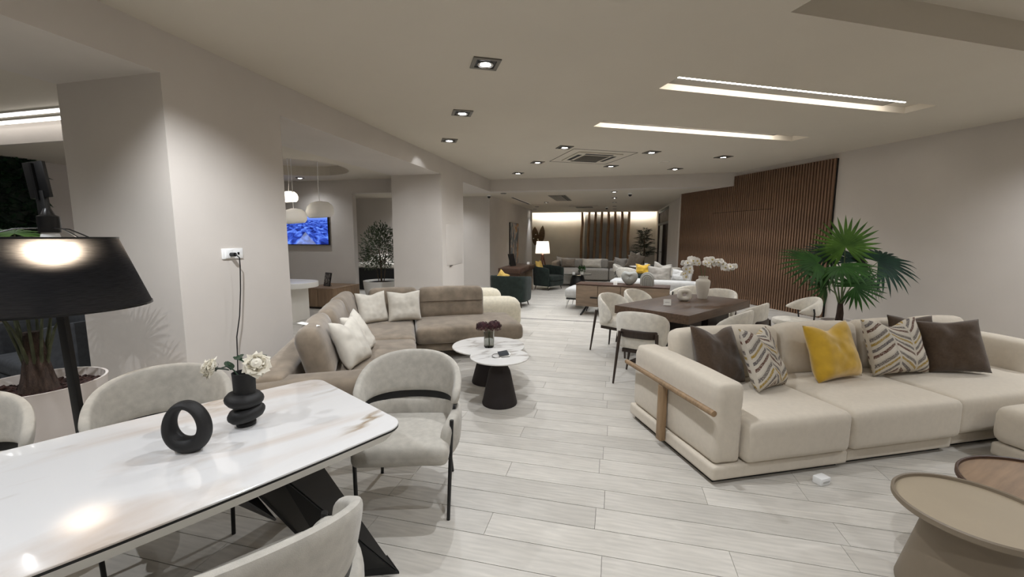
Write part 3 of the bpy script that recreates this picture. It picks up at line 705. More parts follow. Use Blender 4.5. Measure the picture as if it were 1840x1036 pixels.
for sx in (1, -1):
    for sy in (1, -1):
        P = lambda u, v_, z: (u*sx, v_*sy, z)
        ob('leg', plate([[P(.36, -.04, .695), P(.48, -.36, .695), P(.66, -.26, .695)], [P(.74, -.30, .012), P(.95, -.47, .012), P(.97, -.36, .012)]]).mesh('leg', smooth=False), 'black_metal', tb)
        ob('leg_fin', plate([[P(.20, -.12, .695), P(.32, -.42, .695)], [P(.46, -.16, .50), P(.46, -.38, .50)]]).mesh('leg_fin', smooth=False), 'black_metal', tb)
        ob('foot', MB().prism([P(.74, -.28, 0)[:2], P(.96, -.48, 0)[:2], P(.98, -.34, 0)[:2]], 0, .012), 'black_metal', tb)

# ---- grey upholstered chairs with black bands
def make_grey_chair(label, loc, rz):
    t = thing('dining_chair', label, 'chair', loc, rz, 'grey dining chairs around the marble table')
    pl = sup(.285, .28, .85)
    sh = shell(pl, lambda a: .615-.01*cos(a), lambda a: .62+.26*max(.02, cos(a*.80))**.75, .052, .18, -1.72, 1.72, 44, 20, .16)
    ob('backrest', sh, 'grey_boucle', t)
    ob('back_band', shell(pl, lambda a: .555, lambda a: .625, .022, .12, -1.7, 1.7, 36, 8, .02), 'black_metal', t)
    ob('arm_shell', shell(sup(.285, .28, .8), lambda a: .362, lambda a: .548+.05*min(1, abs(a)/1.6)-.16*max(0, abs(a)-1.85)**1.2, .075, .06, -2.3, 2.3, 48, 18, .22), 'grey_boucle', t)
    ob('seat', soft(.545, .52, .115, .045, (0, 0, .02), .002, 3), 'grey_boucle', t, (0, -.045, .36))
    for sx in (-1, 1):
        leg((sx*.262, -.235, .0), (sx*.285, -.175, .585), .0105, .0125, 'black_metal', t)
        leg((sx*.245, .285, .0), (sx*.215, .225, .385), .0105, .0125, 'black_metal', t)
    ob('seat_frame', MB().tube([(-.275, -.205, .372), (.275, -.205, .372)], .011, 8).tube([(-.215, .225, .372), (.215, .225, .372)], .011, 8).tube([(-.275, -.205, .372), (-.215, .225, .372)], .011, 8).tube([(.275, -.205, .372), (.215, .225, .372)], .011, 8), 'black_metal', t)
    return t
gc = make_grey_chair('grey chair with a black band at the far end of the marble table', (-.645, 2.50, 0), face(.06, -1))
dup(gc, (-1.90, 2.19, 0), face(.6, -.8), 'grey chair behind the marble table, beside the vases')
dup(gc, (-2.57, 1.73, 0), face(.7, -.7), 'grey chair at the left edge of the picture, behind the table')
dup(gc, (-.825, 1.195, 0), face(-.66, .75), 'grey chair in the foreground seen from behind, cut by the bottom edge')

# ---- black ring vase
t = thing('ring_vase', 'matt black ring-shaped vase with an oval hole on the marble table', 'vase', (-1.343, 1.655, TZ), radians(4)); t.scale = (.92, 1, 1.09)
rb = MB()
def rg(i, j):
    a = 2*pi*i; q = 2*pi*j; R = .079; th = .0165+.0155*(-sin(a)*.5+.5)
    cx_, cz_ = R*cos(a)*.95*(1-.10*sin(a)), .108+R*sin(a)*1.0
    k = .93 if sin(a) < -.8 else 1
    return (cx_+th*cos(q)*cos(a)*k, .034*sin(q)*(1.05-.1*sin(a)), max(0, cz_-.004+th*cos(q)*sin(a)))
rb.grid(rg, 48, 21, True); ob('body', rb, 'black_ceramic', t)
mo = MB().lathe([(.0, -.004), (.012, -.002), (.014, .004), (.010, .006), (.008, .002), (0, .0)], 16); ob('mouth', mo, 'black_plastic', t, (.036, 0, .183), (0, radians(28), 0))
# ---- black bubble vase and roses
vp = Vector((-1.262, 1.905, TZ))
t = thing('bubble_vase', 'matt black vase of two bulging rings and a straight neck on the marble table', 'vase', vp, .2); t.scale = (1, 1, 1.2)
ob('foot', MB().lathe([(0, 0), (.040, 0), (.042, .012), (.036, .02), (0, .022)], 28), 'black_ceramic', t)
def torus_disc(R, h, tilt, zc, dx):
    m = MB(); m.lathe([(0, -h*.62), (R*.55, -h*.98), (R*.82, -h*.75), (R*.97, -h*.3), (R, 0), (R*.97, h*.3), (R*.82, h*.75), (R*.55, h*.98), (0, h*.62)], 32)
    M = Matrix.Translation((dx, 0, zc)) @ Matrix.Rotation(tilt, 4, 'Y'); m.v = [tuple(M @ Vector(p)) for p in m.v]; return m
ob('lower_bulge', torus_disc(.080, .030, -.18, .048, .004), 'black_ceramic', t)
ob('upper_bulge', torus_disc(.082, .029, .08, .106, -.001), 'black_ceramic', t)
ob('neck', MB().lathe([(0, .10), (.046, .12), (.0475, .20), (.0485, .214), (.044, .214), (.042, .2), (.040, .15), (0, .15)], 32), 'black_ceramic', t, (.004, 0, 0))
def rose(label, base, head, up, R):
    t = thing('white_rose', label, 'rose', base, 0, 'roses in the black vase')
    h = Vector(head)-Vector(base); mid = h*.5+Vector((0, 0, .035))
    pts = [Vector((0, 0, -.10)), Vector((0, 0, -.02)), mid*.6, mid, h-Vector(up).normalized()*.01]
    ob('stem', MB().tube(pts, .0032, 6), 'rose_leaf', t)
    up = Vector(up).normalized(); q = up.to_track_quat('Z', 'Y'); M = Matrix.Translation(h) @ q.to_matrix().to_4x4()
    bl = ob('bloom', MB().lathe([(0, -.006), (R*.3, .0), (R*.42, R*.35), (R*.36, R*.8), (R*.12, R*.95), (0, R*.9)], 14), 'rose_petal', t); bl.matrix_local = M
    rn = random.Random(int(R*1e4)+len(label))
    for ring_, (cnt, rr, tilt, ln) in enumerate(((4, .22, .12, .95), (5, .34, .42, 1.0), (6, .44, .85, 1.02), (6, .48, 1.25, .95))):
        for k in range(cnt):
            a = 2*pi*(k+.5*(ring_ % 2))/cnt+rn.uniform(-.15, .15); tl = tilt+rn.uniform(-.12, .12)
            def pf(i, j, tl=tl, ln=ln, rr=rr):
                s = (i-.5)*2; y = j; w = R*.62*sin(pi*min(1, .12+.8*y)**.8)*(1.15-.1*y); bend = tl*(.25+.85*y)
                r0 = R*rr*.5+R*ln*y*sin(bend)*.75; z = R*ln*y*cos(bend)*.95
                x = s*w; return (r0*cos(s*.55*w/R)-(1-cos(s*.9))*R*.12+.006*y*y*sin(s*3+k), x, z)
            pb = MB().grid(pf, 7, 6); po = ob('petal', pb, 'rose_petal', bl, rot=(0, 0, a))
    for k in range(5):
        a = 2*pi*k/5
        so = ob('sepal', MB().grid(lambda i, j: (R*.1+R*.5*j, (i-.5)*R*.22*(1-j), -R*.12*sin(pi*j)-.003), 3, 4), 'rose_leaf', bl, rot=(0, 0, a))
    return t
def leafblade(L, w, fold=.25, droop=.15, n=7):
    return MB().grid(lambda i, j: ((i-.5)*2*w*sin(pi*min(1, j*.92+.06))**.8, L*j, abs(i-.5)*2*w*fold-droop*L*j*j), 5, n)
r1 = rose('white rose drooping left out of the black bubble vase', vp+Vector((0, 0, .23)), vp+Vector((-.128, -.0, .272)), (-.8, -.45, .35), .058)
r2 = rose('open white rose at the right rim of the black bubble vase', vp+Vector((.012, 0, .23)), vp+Vector((.088, -.03, .298)), (.45, -.75, .5), .064)
for par, lc, rt in ((r1, (-.055, 0, .035), (.5, .3, .9)), (r1, (-.07, .01, .03), (.3, .5, 1.9)), (r2, (-.01, .01, .07), (.35, .2, 1.2)), (r2, (-.03, .01, .08), (.2, -.3, .5)), (r2, (.01, .02, .08), (.2, .3, -.9))):
    ob('leaf', leafblade(.075, .022), 'rose_leaf', par, lc, rt)

# ---- black floor lamp
LC = Vector((-2.64, 2.42, 0))
t = thing('floor_lamp', 'tall black floor lamp with a wide black drum shade and glowing bulb', 'floor lamp', LC)
ob('base', MB().lathe([(0, 0), (.17, 0), (.17, .012), (.03, .02), (0, .02)], 32), 'black_metal', t, (.04, .02, 0))
ob('pole', MB().bar((.03, .02, .01), (-.043, .02, 1.90), .048, .03, (0, 1, 0)).mesh('pole', bevel=.003), 'black_metal', t)
ob('hanger_plate', MB().bar((-.042, .02, 1.86), (-.066, .02, 2.06), .115, .02, (0, 1, 0)).mesh('hanger', bevel=.003), 'black_metal', t)
ob('plate_edge', MB().bar((-.043, .004, 1.85), (-.062, .004, 2.05), .012, .016, (0, 1, 0)), 'black_plastic', t)
ob('socket', MB().lathe([(0, 1.665), (.046, 1.665), (.048, 1.70), (.048, 1.755), (.03, 1.765), (.016, 1.80), (0, 1.80)], 24), 'black_plastic', t)
ob('bulb', MB().lathe([(0, 1.475), (.04, 1.485), (.062, 1.515), (.064, 1.545), (.05, 1.58), (0, 1.585)], 24), 'bulb_glow', t); ob('bulb_neck', MB().lathe([(0, 1.58), (.05, 1.58), (.045, 1.62), (.036, 1.668), (0, 1.668)], 24), 'white_plastic', t)
for k in range(3):
    a = radians(-20+120*k); ob('spoke', MB().tube([(.03*cos(a), .03*sin(a), 1.69), (.13*cos(a), .13*sin(a), 1.685), (.22*cos(a), .22*sin(a), 1.655), (.278*cos(a), .278*sin(a), 1.634)], .004, 6), 'black_metal', t)
shd = ob('shade', MB().lathe([(.284, 1.634), (.413, 1.236)], 64).mesh('shade'), 'black_shade', t)
shd.data.polygons.foreach_set('use_smooth', [True]*len(shd.data.polygons))
bmx = bmesh.new(); bmx.from_mesh(shd.data); bmesh.ops.delete(bmx, geom=[f for f in bmx.faces if len(f.verts) > 4], context='FACES'); bmx.to_mesh(shd.data); bmx.free()
ob('top_rim', MB().lathe([(.281, 1.630), (.288, 1.630), (.287, 1.640), (.281, 1.640), (.281, 1.630)], 64), 'black_plastic', shd)
ob('bottom_rim', MB().lathe([(.409, 1.230), (.417, 1.230), (.416, 1.242), (.409, 1.242), (.409, 1.230)], 64), 'black_plastic', shd)

# ---- fan palms
def frond_mesh(nb, R, span, droop, seed, width=.05):
    m = MB(); rn = random.Random(seed)
    for k in range(nb):
        th = -span/2+span*k/(nb-1)+rn.uniform(-.02, .02); L = R*(.78+.22*cos(th*.6))*rn.uniform(.92, 1.04); w = width*R*rn.uniform(.85, 1.1); dr = droop*rn.uniform(.8, 1.25)
        secs = 7; base = len(m.v); v = []
        for i in range(secs):
            s = i/(secs-1); r = L*s; ww = w*(.25+1.6*s if s < .45 else .97*(1-((s-.45)/.55)**1.7)+.02); c, sn = sin(th), cos(th)
            z = -dr*R*s*s*(.6+.4*s)+.02*R*sin(th*3)*s
            for q in (-1, 0, 1): v.append((c*r+sn*q*ww, sn*r-c*q*ww, z+(.35*ww if q == 0 else 0)))
        f = [(i*3+q, i*3+q+1, (i+1)*3+q+1, (i+1)*3+q) for i in range(secs-1) for q in range(2)]
        m.add(v, f)
    return m.mesh('frond', smooth=True)
def place_frond(par, root, tip, dirv, nrm, mesh, mat, stem='stem_green', sr=.009):
    """petiole from root to the hastula at tip; leaf spreads along dirv with upper side nrm (all in thing space)"""
    root, tip = Vector(root), Vector(tip); mid = (root+tip)/2+Vector((0, 0, .06*(tip-root).length)); mid.xy = root.xy*.6+tip.xy*.4
    pts = [root, root*.55+mid*.45+Vector((0, 0, .02)), mid, mid*.45+tip*.55, tip]
    y = Vector(dirv).normalized(); z = Vector(nrm); z = (z-y*z.dot(y)).normalized(); x = y.cross(z)
    o = ob('frond', mesh, mat, par); o.matrix_local = Matrix(((x.x, y.x, z.x, tip.x), (x.y, y.y, z.y, tip.y), (x.z, y.z, z.z, tip.z), (0, 0, 0, 1)))
    if mat not in [s.name for s in o.data.materials]:
        o.data = o.data.copy(); o.data.materials.clear(); o.data.materials.append(MATS[mat])
    ob('petiole', MB().tube(pts, [sr*1.5, sr*1.2, sr, sr*.8, sr*.6], 6), stem, par)
FR = [frond_mesh(26, .50, radians(300), .10, 1), frond_mesh(28, .56, radians(280), .30, 2), frond_mesh(26, .60, radians(240), .34, 3), frond_mesh(24, .42, radians(300), .22, 4)]
palm = thing('fan_palm', 'fan palm with broad pleated leaves in front of the right wall', 'plant', (5.22, 6.6, 0))
ob('pot', MB().lathe([(0, 0), (.20, 0), (.25, .30), (.26, .34), (.235, .34), (.22, .28), (0, .28)], 32), 'pot_white', palm)
ob('soil', MB().lathe([(0, .29), (.12, .295), (.228, .285)], 24), 'soil', palm)
ob('trunk', MB().tube([(0, 0, .27), (.01, 0, .45), (.0, 0, .62)], [.055, .048, .035], 12), 'trunk_fibre', palm)
toC = Vector((-.62, -.78, 0))
def px(x, y, Y=6.6):
    d = _F+_R*((x-920)/754.7)-_U*((y-518)/754.7); k = Y/d.y; return Vector((d.x*k-5.22, Y-6.6, 1.65+d.z*k))
for i, (tx, ty, tY, dv, nv, mi, mat) in enumerate((
        (1519, 442, 6.55, (-.02, .25, .95), (-.5, -.8, .25), 0, 'leaf_green'),
        (1468, 472, 6.45, (-.85, -.15, .10), (-.35, -.75, .75), 1, 'leaf_mid'),
        (1578, 470, 6.7, (.92, .0, .22), (-.3, -.65, .75), 2, 'leaf_dark'),
        (1512, 478, 6.3, (.0, -.45, -.05), (-.25, -.6, .8), 1, 'leaf_mid'),
        (1482, 512, 6.35, (-.45, -.25, .25), (-.35, -.85, .55), 3, 'leaf_mid'),
        (1537, 515, 6.4, (.5, -.2, .22), (-.3, -.85, .55), 3, 'leaf_mid'),
        (1540, 470, 6.95, (.5, .5, .3), (.1, -.8, .6), 1, 'leaf_dark'),
        (1560, 500, 6.8, (.7, .1, -.35), (-.2, -.6, .8), 3, 'leaf_dark'),
        (1490, 455, 6.9, (-.5, .5, .3), (-.1, -.7, .7), 3, 'leaf_dark'))):
    P = px(tx, ty, tY); place_frond(palm, (.015*cos(i*1.7), .015*sin(i*1.7), .58), P, dv, nv, FR[mi], mat)
FP = frond_mesh(20, .26, radians(280), .25, 8)
# potted palm behind the floor lamp
p2 = thing('potted_palm', 'palm in a big white round pot behind the black floor lamp', 'plant', (-3.36, 2.88, 0))
ob('pot', MB().lathe([(0, 0), (.27, 0), (.30, .08), (.335, .36), (.355, .60), (.358, .615), (.342, .615), (.325, .50), (0, .50)], 48), 'pot_white', p2)
ob('soil', MB().lathe([(0, .555), (.15, .56), (.338, .54)], 32), 'soil', p2)
rn = random.Random(5); ch = MB()
for k in range(170):
    a, r = rn.uniform(0, 2*pi), .31*sqrt(rn.random()); s = rn.uniform(.012, .028); M = Matrix.Translation((r*cos(a), r*sin(a), .558)) @ Euler((rn.uniform(-.5, .5), rn.uniform(-.5, .5), rn.uniform(0, 6))).to_matrix().to_4x4()
    ch.box(-s*1.3, s*1.3, -s*.6, s*.6, -.006, .006, M)
ob('bark_chips', ch.mesh('chips', smooth=False), 'soil', p2, kind='stuff')
ob('trunk', MB().tube([(0, 0, .53), (.0, 0, .66), (.0, 0, .80), (0, 0, .98)], [.115, .085, .062, .045], 14), 'trunk_fibre', p2)
for k in range(11):
    a = 2*pi*k/11+.3; b = .05
    hgt = (1.22, 1.40, 1.32, 1.46)[k % 4]; out = (.24, .18, .22, .12)[k % 4]
    if k == 4: hgt, out = 1.66, .12
    place_frond(p2, (b*cos(a), b*sin(a), .70+.02*(k % 3)), (out*cos(a), out*sin(a), hgt), (cos(a), sin(a), .35), (-cos(a)*.5, -sin(a)*.5, 1), FP, 'leaf_green', 'palm_stem', sr=.008)

# ---- brown suede corner sofa (R frame)
t = thing('corner_sofa', 'brown suede corner sofa with loose back cushions', 'sofa', (0, 0, 0), RZR)
def sbox(name, n0, n1, d0, d1, z0, z1, mat, par, r=.05, puff=(0, 0, 0), wr=.003, seed=0, rot=(0, 0, 0)):
    return ob(name, soft(n1-n0, d1-d0, z1-z0, r, puff, wr, seed), mat, par, ((n0+n1)/2, (d0+d1)/2, z0), rot)
sbox('seat', -.88, .10, 3.52, 5.02, .24, .45, 'brown_suede', t, .06, (0, 0, .03), .004, 1)
sbox('seat', -.88, .10, 5.04, 6.42, .24, .45, 'brown_suede', t, .06, (0, 0, .03), .004, 2)
sbox('seat', .11, 1.56, 5.44, 6.42, .24, .46, 'brown_suede', t, .07, (0, .01, .03), .004, 3)
sbox('plinth', -1.05, .06, 3.3, 6.55, .13, .24, 'brown_suede', t, .02)
sbox('plinth', .06, 1.45, 5.52, 6.55, .13, .24, 'brown_suede', t, .02)
sbox('back_frame', -1.14, -.88, 3.28, 6.66, .14, .63, 'brown_suede', t, .05, (0, 0, .01), .003, 4)
sbox('back_frame', -.88, 1.12, 6.42, 6.66, .14, .63, 'brown_suede', t, .05, (0, 0, .01), .003, 5)
sbox('armrest', -1.15, .12, 3.16, 3.50, .13, .585, 'brown_suede', t, .07, (0, .01, .02), .004, 6)
for i, (dd, ln) in enumerate(((4.02, .94), (4.93, .84), (5.72, .74))):
    sbox('back_cushion', -.10, .10, -ln/2, ln/2, 0, .48, 'brown_suede', t, .085, (.02, 0, .02), .006, 10+i).matrix_local = Matrix.Translation((-.70, dd, .43)) @ Matrix.Rotation(radians(-15), 4, 'Y') @ Matrix.Rotation(radians(-4*i+4), 4, 'Z')
for i, (nn, ln) in enumerate(((-.18, .70), (.66, .98))):
    bc = ob('back_cushion', soft(ln, .19, .47, .08, (0, .02, .02), .006, 20+i), 'brown_suede', t)
    bc.matrix_local = Matrix.Translation((nn, 6.27, .43)) @ Matrix.Rotation(radians(-13), 4, 'X')
    if i == 1: ob('seam', MB().tube([(-ln/2+.03, -.108, .25), (0, -.122, .25), (ln/2-.03, -.108, .25)], .004, 6), 'dark_brown_fabric', bc)
for n_, d_ in ((-.9, 3.4), (0, 3.4), (-.9, 6.4), (.2, 5.6), (1.4, 5.6), (1.4, 6.4)): ob('leg', MB().box(n_-.03, n_+.03, d_-.03, d_+.03, 0, .13), 'black_metal', t)
tg = ob('price_tag', MB().box(-.09, .09, -.03, .03, 0, .002), 'paper'); tg.location = Rr(-.80, 3.78, .912); tg.rotation_euler = (0, .12, RZR-.5); tg['label'] = 'white price tag lying on the nearest brown back cushion'; tg['category'] = 'tag'
def put_pillow(label, mesh, mat, P, rz, tilt, roll=0, name='cushion', group=None):
    o = ob(name, mesh if not mesh.materials else mesh.copy(), None, loc=P); o.data.materials.clear(); o.data.materials.append(MATS[mat])
    o.rotation_euler = (Matrix.Rotation(rz, 3, 'Z') @ Matrix.Rotation(tilt, 3, 'X') @ Matrix.Rotation(roll, 3, 'Y')).to_euler()
    o['label'] = label; o['category'] = 'cushion'
    if group: o['group'] = group
    return o
g = 'pale cushions on the brown sofa'
put_pillow('pale linen cushion leaning in the rear corner of the brown sofa', pillow(.44, .44, .15, .03, 1), 'pale_cushion', Rr(-.42, 5.92, .468), RZR+radians(32), radians(-16), 0, group=g)
put_pillow('pale linen cushion against the brown seat back, right one of the rear pair', pillow(.46, .43, .15, .02, 2), 'pale_cushion', Rr(-.02, 5.98, .468), RZR+radians(8), radians(-15), 0, group=g)
put_pillow('pale linen cushion at the near end of the brown sofa, in front of its twin', pillow(.46, .46, .17, .05, 3), 'pale_cushion', Rr(-.42, 4.02, .47), RZR+radians(72), radians(-24), radians(2), group=g)
put_pillow('pale linen cushion at the near end of the brown sofa, behind its twin', pillow(.46, .46, .16, .05, 4), 'pale_cushion', Rr(-.38, 4.42, .47), RZR+radians(80), radians(-26), radians(-2), group=g)

# ---- marble coffee tables
def coffee(label, loc, R, z, rb_):
    t = thing('coffee_table', label, 'coffee table', loc, .4, 'pair of marble coffee tables')
    ob('top', MB().lathe([(0, z-.016), (R-.004, z-.016), (R, z-.011), (R, z-.004), (R-.004, z), (0, z)], 64).mesh('top'), 'marble_top', t)
    ob('base', MB().lathe([(0, 0), (rb_, 0), (rb_+.002, .015), (rb_*.62, z*.68), (rb_*.60, z*.70), (rb_*.46, z*.80), (rb_*.42, z-.016), (0, z-.016)], 40), 'dark_cone', t)
coffee('smaller, higher round marble coffee table on a dark cone, in front', (-.120, 4.03, 0), .292, .485, .172)
coffee('larger, lower round marble coffee table on a dark cone, behind', (-.265, 4.66, 0), .41, .425, .19)
HV = Vector((-.255, 4.58, .425))
t = thing('glass_vase', 'smoky ribbed glass vase on the larger marble coffee table', 'vase', HV)
gm = MB(); seg = 28; prof = [(.050, 0), (.055, .01), (.057, .17), (.059, .185), (.055, .185), (.052, .17), (.049, .014), (0, .014)]
gm.lathe([(0, 0)]+prof, seg); gm.v = [((p[0]*(1+.03*cos(14*atan2(p[1], p[0]))), p[1]*(1+.03*cos(14*atan2(p[1], p[0]))), p[2])) for p in gm.v]
ob('glass', gm, 'smoked_glass', t)
def hydrangea(label, base, head, R, seed):
    t = thing('hydrangea', label, 'flower', base, 0, 'dark red hydrangeas in the glass vase'); h = Vector(head)-Vector(base)
    ob('stem', MB().tube([(0, 0, -.16), (0, 0, 0), h*.5+Vector((0, 0, .02)), h], .003, 6), 'stem_green', t)
    rn = random.Random(seed); m = MB()
    for k in range(90):
        z = 1-1.6*(k+.5)/90; a = k*2.39996; r = sqrt(max(0, 1-z*z)); d = Vector((r*cos(a), r*sin(a), z))
        c = h+Vector((d.x*R, d.y*R, d.z*R*.75))*rn.uniform(.82, 1.05); q = d.to_track_quat('Z', 'Y').to_matrix().to_4x4() @ Matrix.Rotation(rn.uniform(0, 6), 4, 'Z') @ Matrix.Rotation(rn.uniform(-.4, .4), 4, 'X')
        M = Matrix.Translation(c) @ q; s = R*.24
        for p in range(4):
            b = p*pi/2; ca, sa = cos(b), sin(b)
            pts = [(0, 0, 0), (s*.5, -s*.38, s*.16), (s*1.05, 0, s*.02), (s*.5, s*.38, s*.16)]
            m.add([M @ Vector((x*ca-y*sa, x*sa+y*ca, zz)) for x, y, zz in pts], [(0, 1, 2, 3)])
    ob('petals', m, 'hydrangea', t, kind='stuff')
hydrangea('left dark red hydrangea head in the glass vase', HV+Vector((0, 0, .17)), HV+Vector((-.07, -.01, .235)), .072, 1)
hydrangea('right dark red hydrangea head in the glass vase', HV+Vector((.005, 0, .17)), HV+Vector((.06, -.005, .24)), .078, 2)
t = thing('price_stand', 'small dark metal price stand on the smaller coffee table', 'stand', (-.09, 4.0, .485), .5)
ob('card', MB().box(-.055, .055, -.002, .002, 0, .055).mesh('card', smooth=False), 'charcoal_fabric', t, (.02, .0, .008), (radians(-50), 0, .1))
ob('ring', MB().tube([(-.06+.045*cos(a), .012+.03*sin(a), .012+.012*sin(a)) for a in [2*pi*k/18 for k in range(19)]], .004, 6), 'steel', t)
ob('clip', MB().tube([(-.03, -.03, .004), (.05, -.045, .004), (.075, -.02, .02), (.06, .01, .045)], .004, 6), 'steel', t)

# ---- cream linen sectional sofa on the right
SO = Vector((1.335, 2.614, 0)); SRZ = radians(12.3)
t = thing('sectional_sofa', 'cream linen sectional sofa with an oak rail on its arm', 'sofa', SO, SRZ)
def cb_(name, x0, x1, y0, y1, z0, z1, r=.05, puff=(0, 0, .02), wr=.003, seed=0, mat='cream_linen'):
    return ob(name, soft(x1-x0, y1-y0, z1-z0, r, puff, wr, seed), mat, t, ((x0+x1)/2, (y0+y1)/2, z0))
for i, (x0, x1, y0) in enumerate(((.0, 1.11, 0), (1.115, 2.13, .02), (2.17, 3.55, .05))):
    cb_('plinth', x0, x1, y0, 1.14, .035, .135, .02, (0, 0, 0), .001)
    ob('underframe', MB().box(x0+.04, x1-.04, y0+.05, 1.1, 0, .04), 'black_metal', t)
cb_('armrest', .02, .225, .015, 1.10, .135, .69, .04, (.015, .01, .015), .004, 31)
for i, (x0, x1, y0, y1, seed) in enumerate(((.235, 1.10, -.03, .86, 32), (1.11, 2.14, -.03, .86, 33), (2.15, 3.5, .0, .86, 34))):
    cb_('seat', x0, x1, y0, y1, .135, .43, .05, (0, .006, .022), .003, seed)
cb_('back_frame', .02, 3.55, .95, 1.13, .13, .66, .05, (0, 0, 0), .003, 35)
for i, (x0, x1) in enumerate(((.23, 1.26), (1.28, 2.14), (2.16, 2.86), (2.88, 3.5))):
    bc = ob('back_cushion', soft(x1-x0, .20, .46, .075, (0, .03, .02), .006, 40+i), 'cream_linen', t)
    bc.matrix_local = Matrix.Translation(((x0+x1)/2, .84, .40)) @ Matrix.Rotation(radians(-9), 4, 'X')
cb_('armrest', 3.50, 3.72, .35, 1.12, .135, .70, .07, (.02, .01, .02), .004, 38)
ra = ob('rail', MB().tube([(-.035, .0-.02, .52), (-.035, .5, .52), (-.035, 1.16, .52)], .0205, 12), 'oak', t)
ob('rail_post', MB().box(-.055, .0, .545, .61, .05, .505).mesh('post', bevel=.012, seg=3), 'oak', t)
# separate ottoman module
t2 = thing('ottoman', 'cream linen ottoman block at the right edge, in front of the sectional sofa', 'ottoman', SO, SRZ)
ob('plinth', soft(.95, .95, .10, .02), 'cream_linen', t2, (2.78, -.58, .035)); ob('underframe', MB().box(2.36, 3.2, -1.0, -.14, 0, .04), 'black_metal', t2)
ob('cushion_top', soft(.98, .98, .285, .075, (0, 0, .02), .004, 51), 'cream_linen', t2, (2.78, -.58, .135))
def SL(x, y, z): return SO+Matrix.Rotation(SRZ, 3, 'Z') @ Vector((x, y, z))
put_pillow('dark brown cushion beside the arm of the cream sofa', pillow(.50, .50, .17, .06, 11), 'dark_brown_fabric', SL(.55, .60, .448), SRZ+radians(14), radians(-24), radians(6))
put_pillow('zigzag patterned cushion left of the mustard one', pillow(.46, .50, .17, .05, 12), 'chevron_weave', SL(.86, .44, .455), SRZ+radians(24), radians(-24), radians(4))
put_pillow('mustard velvet cushion in the middle of the cream sofa', pillow(.50, .49, .19, .055, 13), 'mustard_velvet', SL(1.60, .50, .455), SRZ+radians(3), radians(-20), radians(-3))
put_pillow('wide zigzag patterned cushion right of the mustard one', pillow(.58, .50, .18, .06, 14), 'chevron_weave', SL(2.26, .50, .455), SRZ+radians(-4), radians(-19), radians(-1))
put_pillow('dark brown cushion at the right end of the cream sofa', pillow(.50, .48, .16, .01, 15), 'dark_brown_fabric', SL(2.80, .42, .455), SRZ+radians(-24), radians(-20), radians(-4))
put_pillow('dark brown cushion peeking out behind the wide zigzag cushion', pillow(.48, .48, .13, .02, 16), 'dark_brown_fabric', SL(2.62, .64, .46), SRZ+radians(-6), radians(-14), radians(2))
bx_ = thing('white_block', 'small white plastic block on the floor before the cream sofa', 'block', (2.10, 2.665, 0), .35)
ob('body', MB().box(-.045, .045, -.032, .032, 0, .05).mesh('block', bevel=.006), 'white_plastic', bx_)
ob('slot', MB().box(-.03, .03, -.034, -.030, .018, .03), 'light_grey_fabric', bx_)

# ---- round side tables, bottom right
def tray_table(label, loc, R, z, mat_top, mat_edge, rb0, rb1):
    t = thing('side_table', label, 'side table', loc, .5, 'round side tables')
    ob('tray_rim', MB().lathe([(R-.014, z-.012), (R-.012, z+.004), (R-.006, z+.008), (R, z+.002), (R, z-.02), (R-.006, z-.026), (R-.03, z-.026), (R-.03, z-.016), (R-.014, z-.012)], 72), mat_edge, t)
    ob('tray', MB().lathe([(0, z-.026), (R-.012, z-.026), (R-.012, z-.010), (0, z-.010)], 72), mat_top, t)
    ob('base', MB().lathe([(0, 0), (rb0, 0), (rb0+.003, .012), (rb1+.01, z*.72), (rb1, z-.026), (0, z-.026)], 56), mat_edge, t)
tray_table('beige lacquered tray side table on a cone base, bottom right', (2.08, 1.745, 0), .285, .45, 'beige_lacquer', 'beige_edge', .235, .16)
tray_table('lower brown wood tray table at the right edge', (2.78, 1.93, 0), .41, .375, 'oak_top', 'console_wood', .28, .20)

# ================================================================== BROWN DINING SET
t = thing('walnut_table', 'thick-edged dark walnut dining table with a folded panel base', 'table', (2.38, 5.70, 0), radians(41.5))
ob('top', MB().box(-.93, .93, -.50, .50, .655, .76).mesh('top', bevel=.004), 'walnut', t)
for s in (-1, 1):
    ob('base_panel', MB().prism([(s*.1, -.28), (s*.62, -.34), (s*.64, -.30), (s*.16, -.22), (s*.16, .22), (s*.64, .30), (s*.62, .34), (s*.1, .28)], .0, .655).mesh('base_panel', smooth=False), 'dark_wood', t)
    ob('foot_plate', MB().box(s*.62-.16, s*.62+.16, -.34, .34, 0, .025), 'dark_wood', t)
def make_white_chair(label, loc, rz):
    t = thing('upholstered_chair', label, 'chair', loc, rz, 'white chairs around the walnut table')
    ob('backrest', shell(sup(.245, .235, .72), lambda a: .40+.02*abs(a), lambda a: .835-.05*a*a-.05*max(0, abs(a)-1.0), .06, .10, -1.62, 1.62, 36, 18, .28), 'white_boucle', t)
    ob('seat', soft(.47, .48, .10, .05, (0, 0, .02), .003, 7), 'white_boucle', t, (0, -.02, .385))
    ob('seat_rail', MB().box(-.19, .19, -.20, .20, .345, .385), 'dark_wood', t)
    for sx in (-1, 1):
        leg((sx*.245, -.245, 0), (sx*.19, -.19, .385), .011, .019, 'dark_wood', t)
        leg((sx*.24, .34, 0), (sx*.20, .275, .60), .011, .02, 'dark_wood', t)
    ob('back_rail', shell(sup(.225, .29, .6), lambda a: .535, lambda a: .625, .032, .06, -.92, .92, 20, 10, .12), 'dark_wood', t)
    return t
wc = make_white_chair('white chair with a dark back rail at the near end of the walnut table', (1.53, 4.78, 0), face(.50, .86))
dup(wc, (1.56, 5.94, 0), face(.68, -.73), 'white chair on the left side of the walnut table, nearer one')
dup(wc, (2.06, 6.42, 0), face(.68, -.73), 'white chair on the left side of the walnut table, farther one')
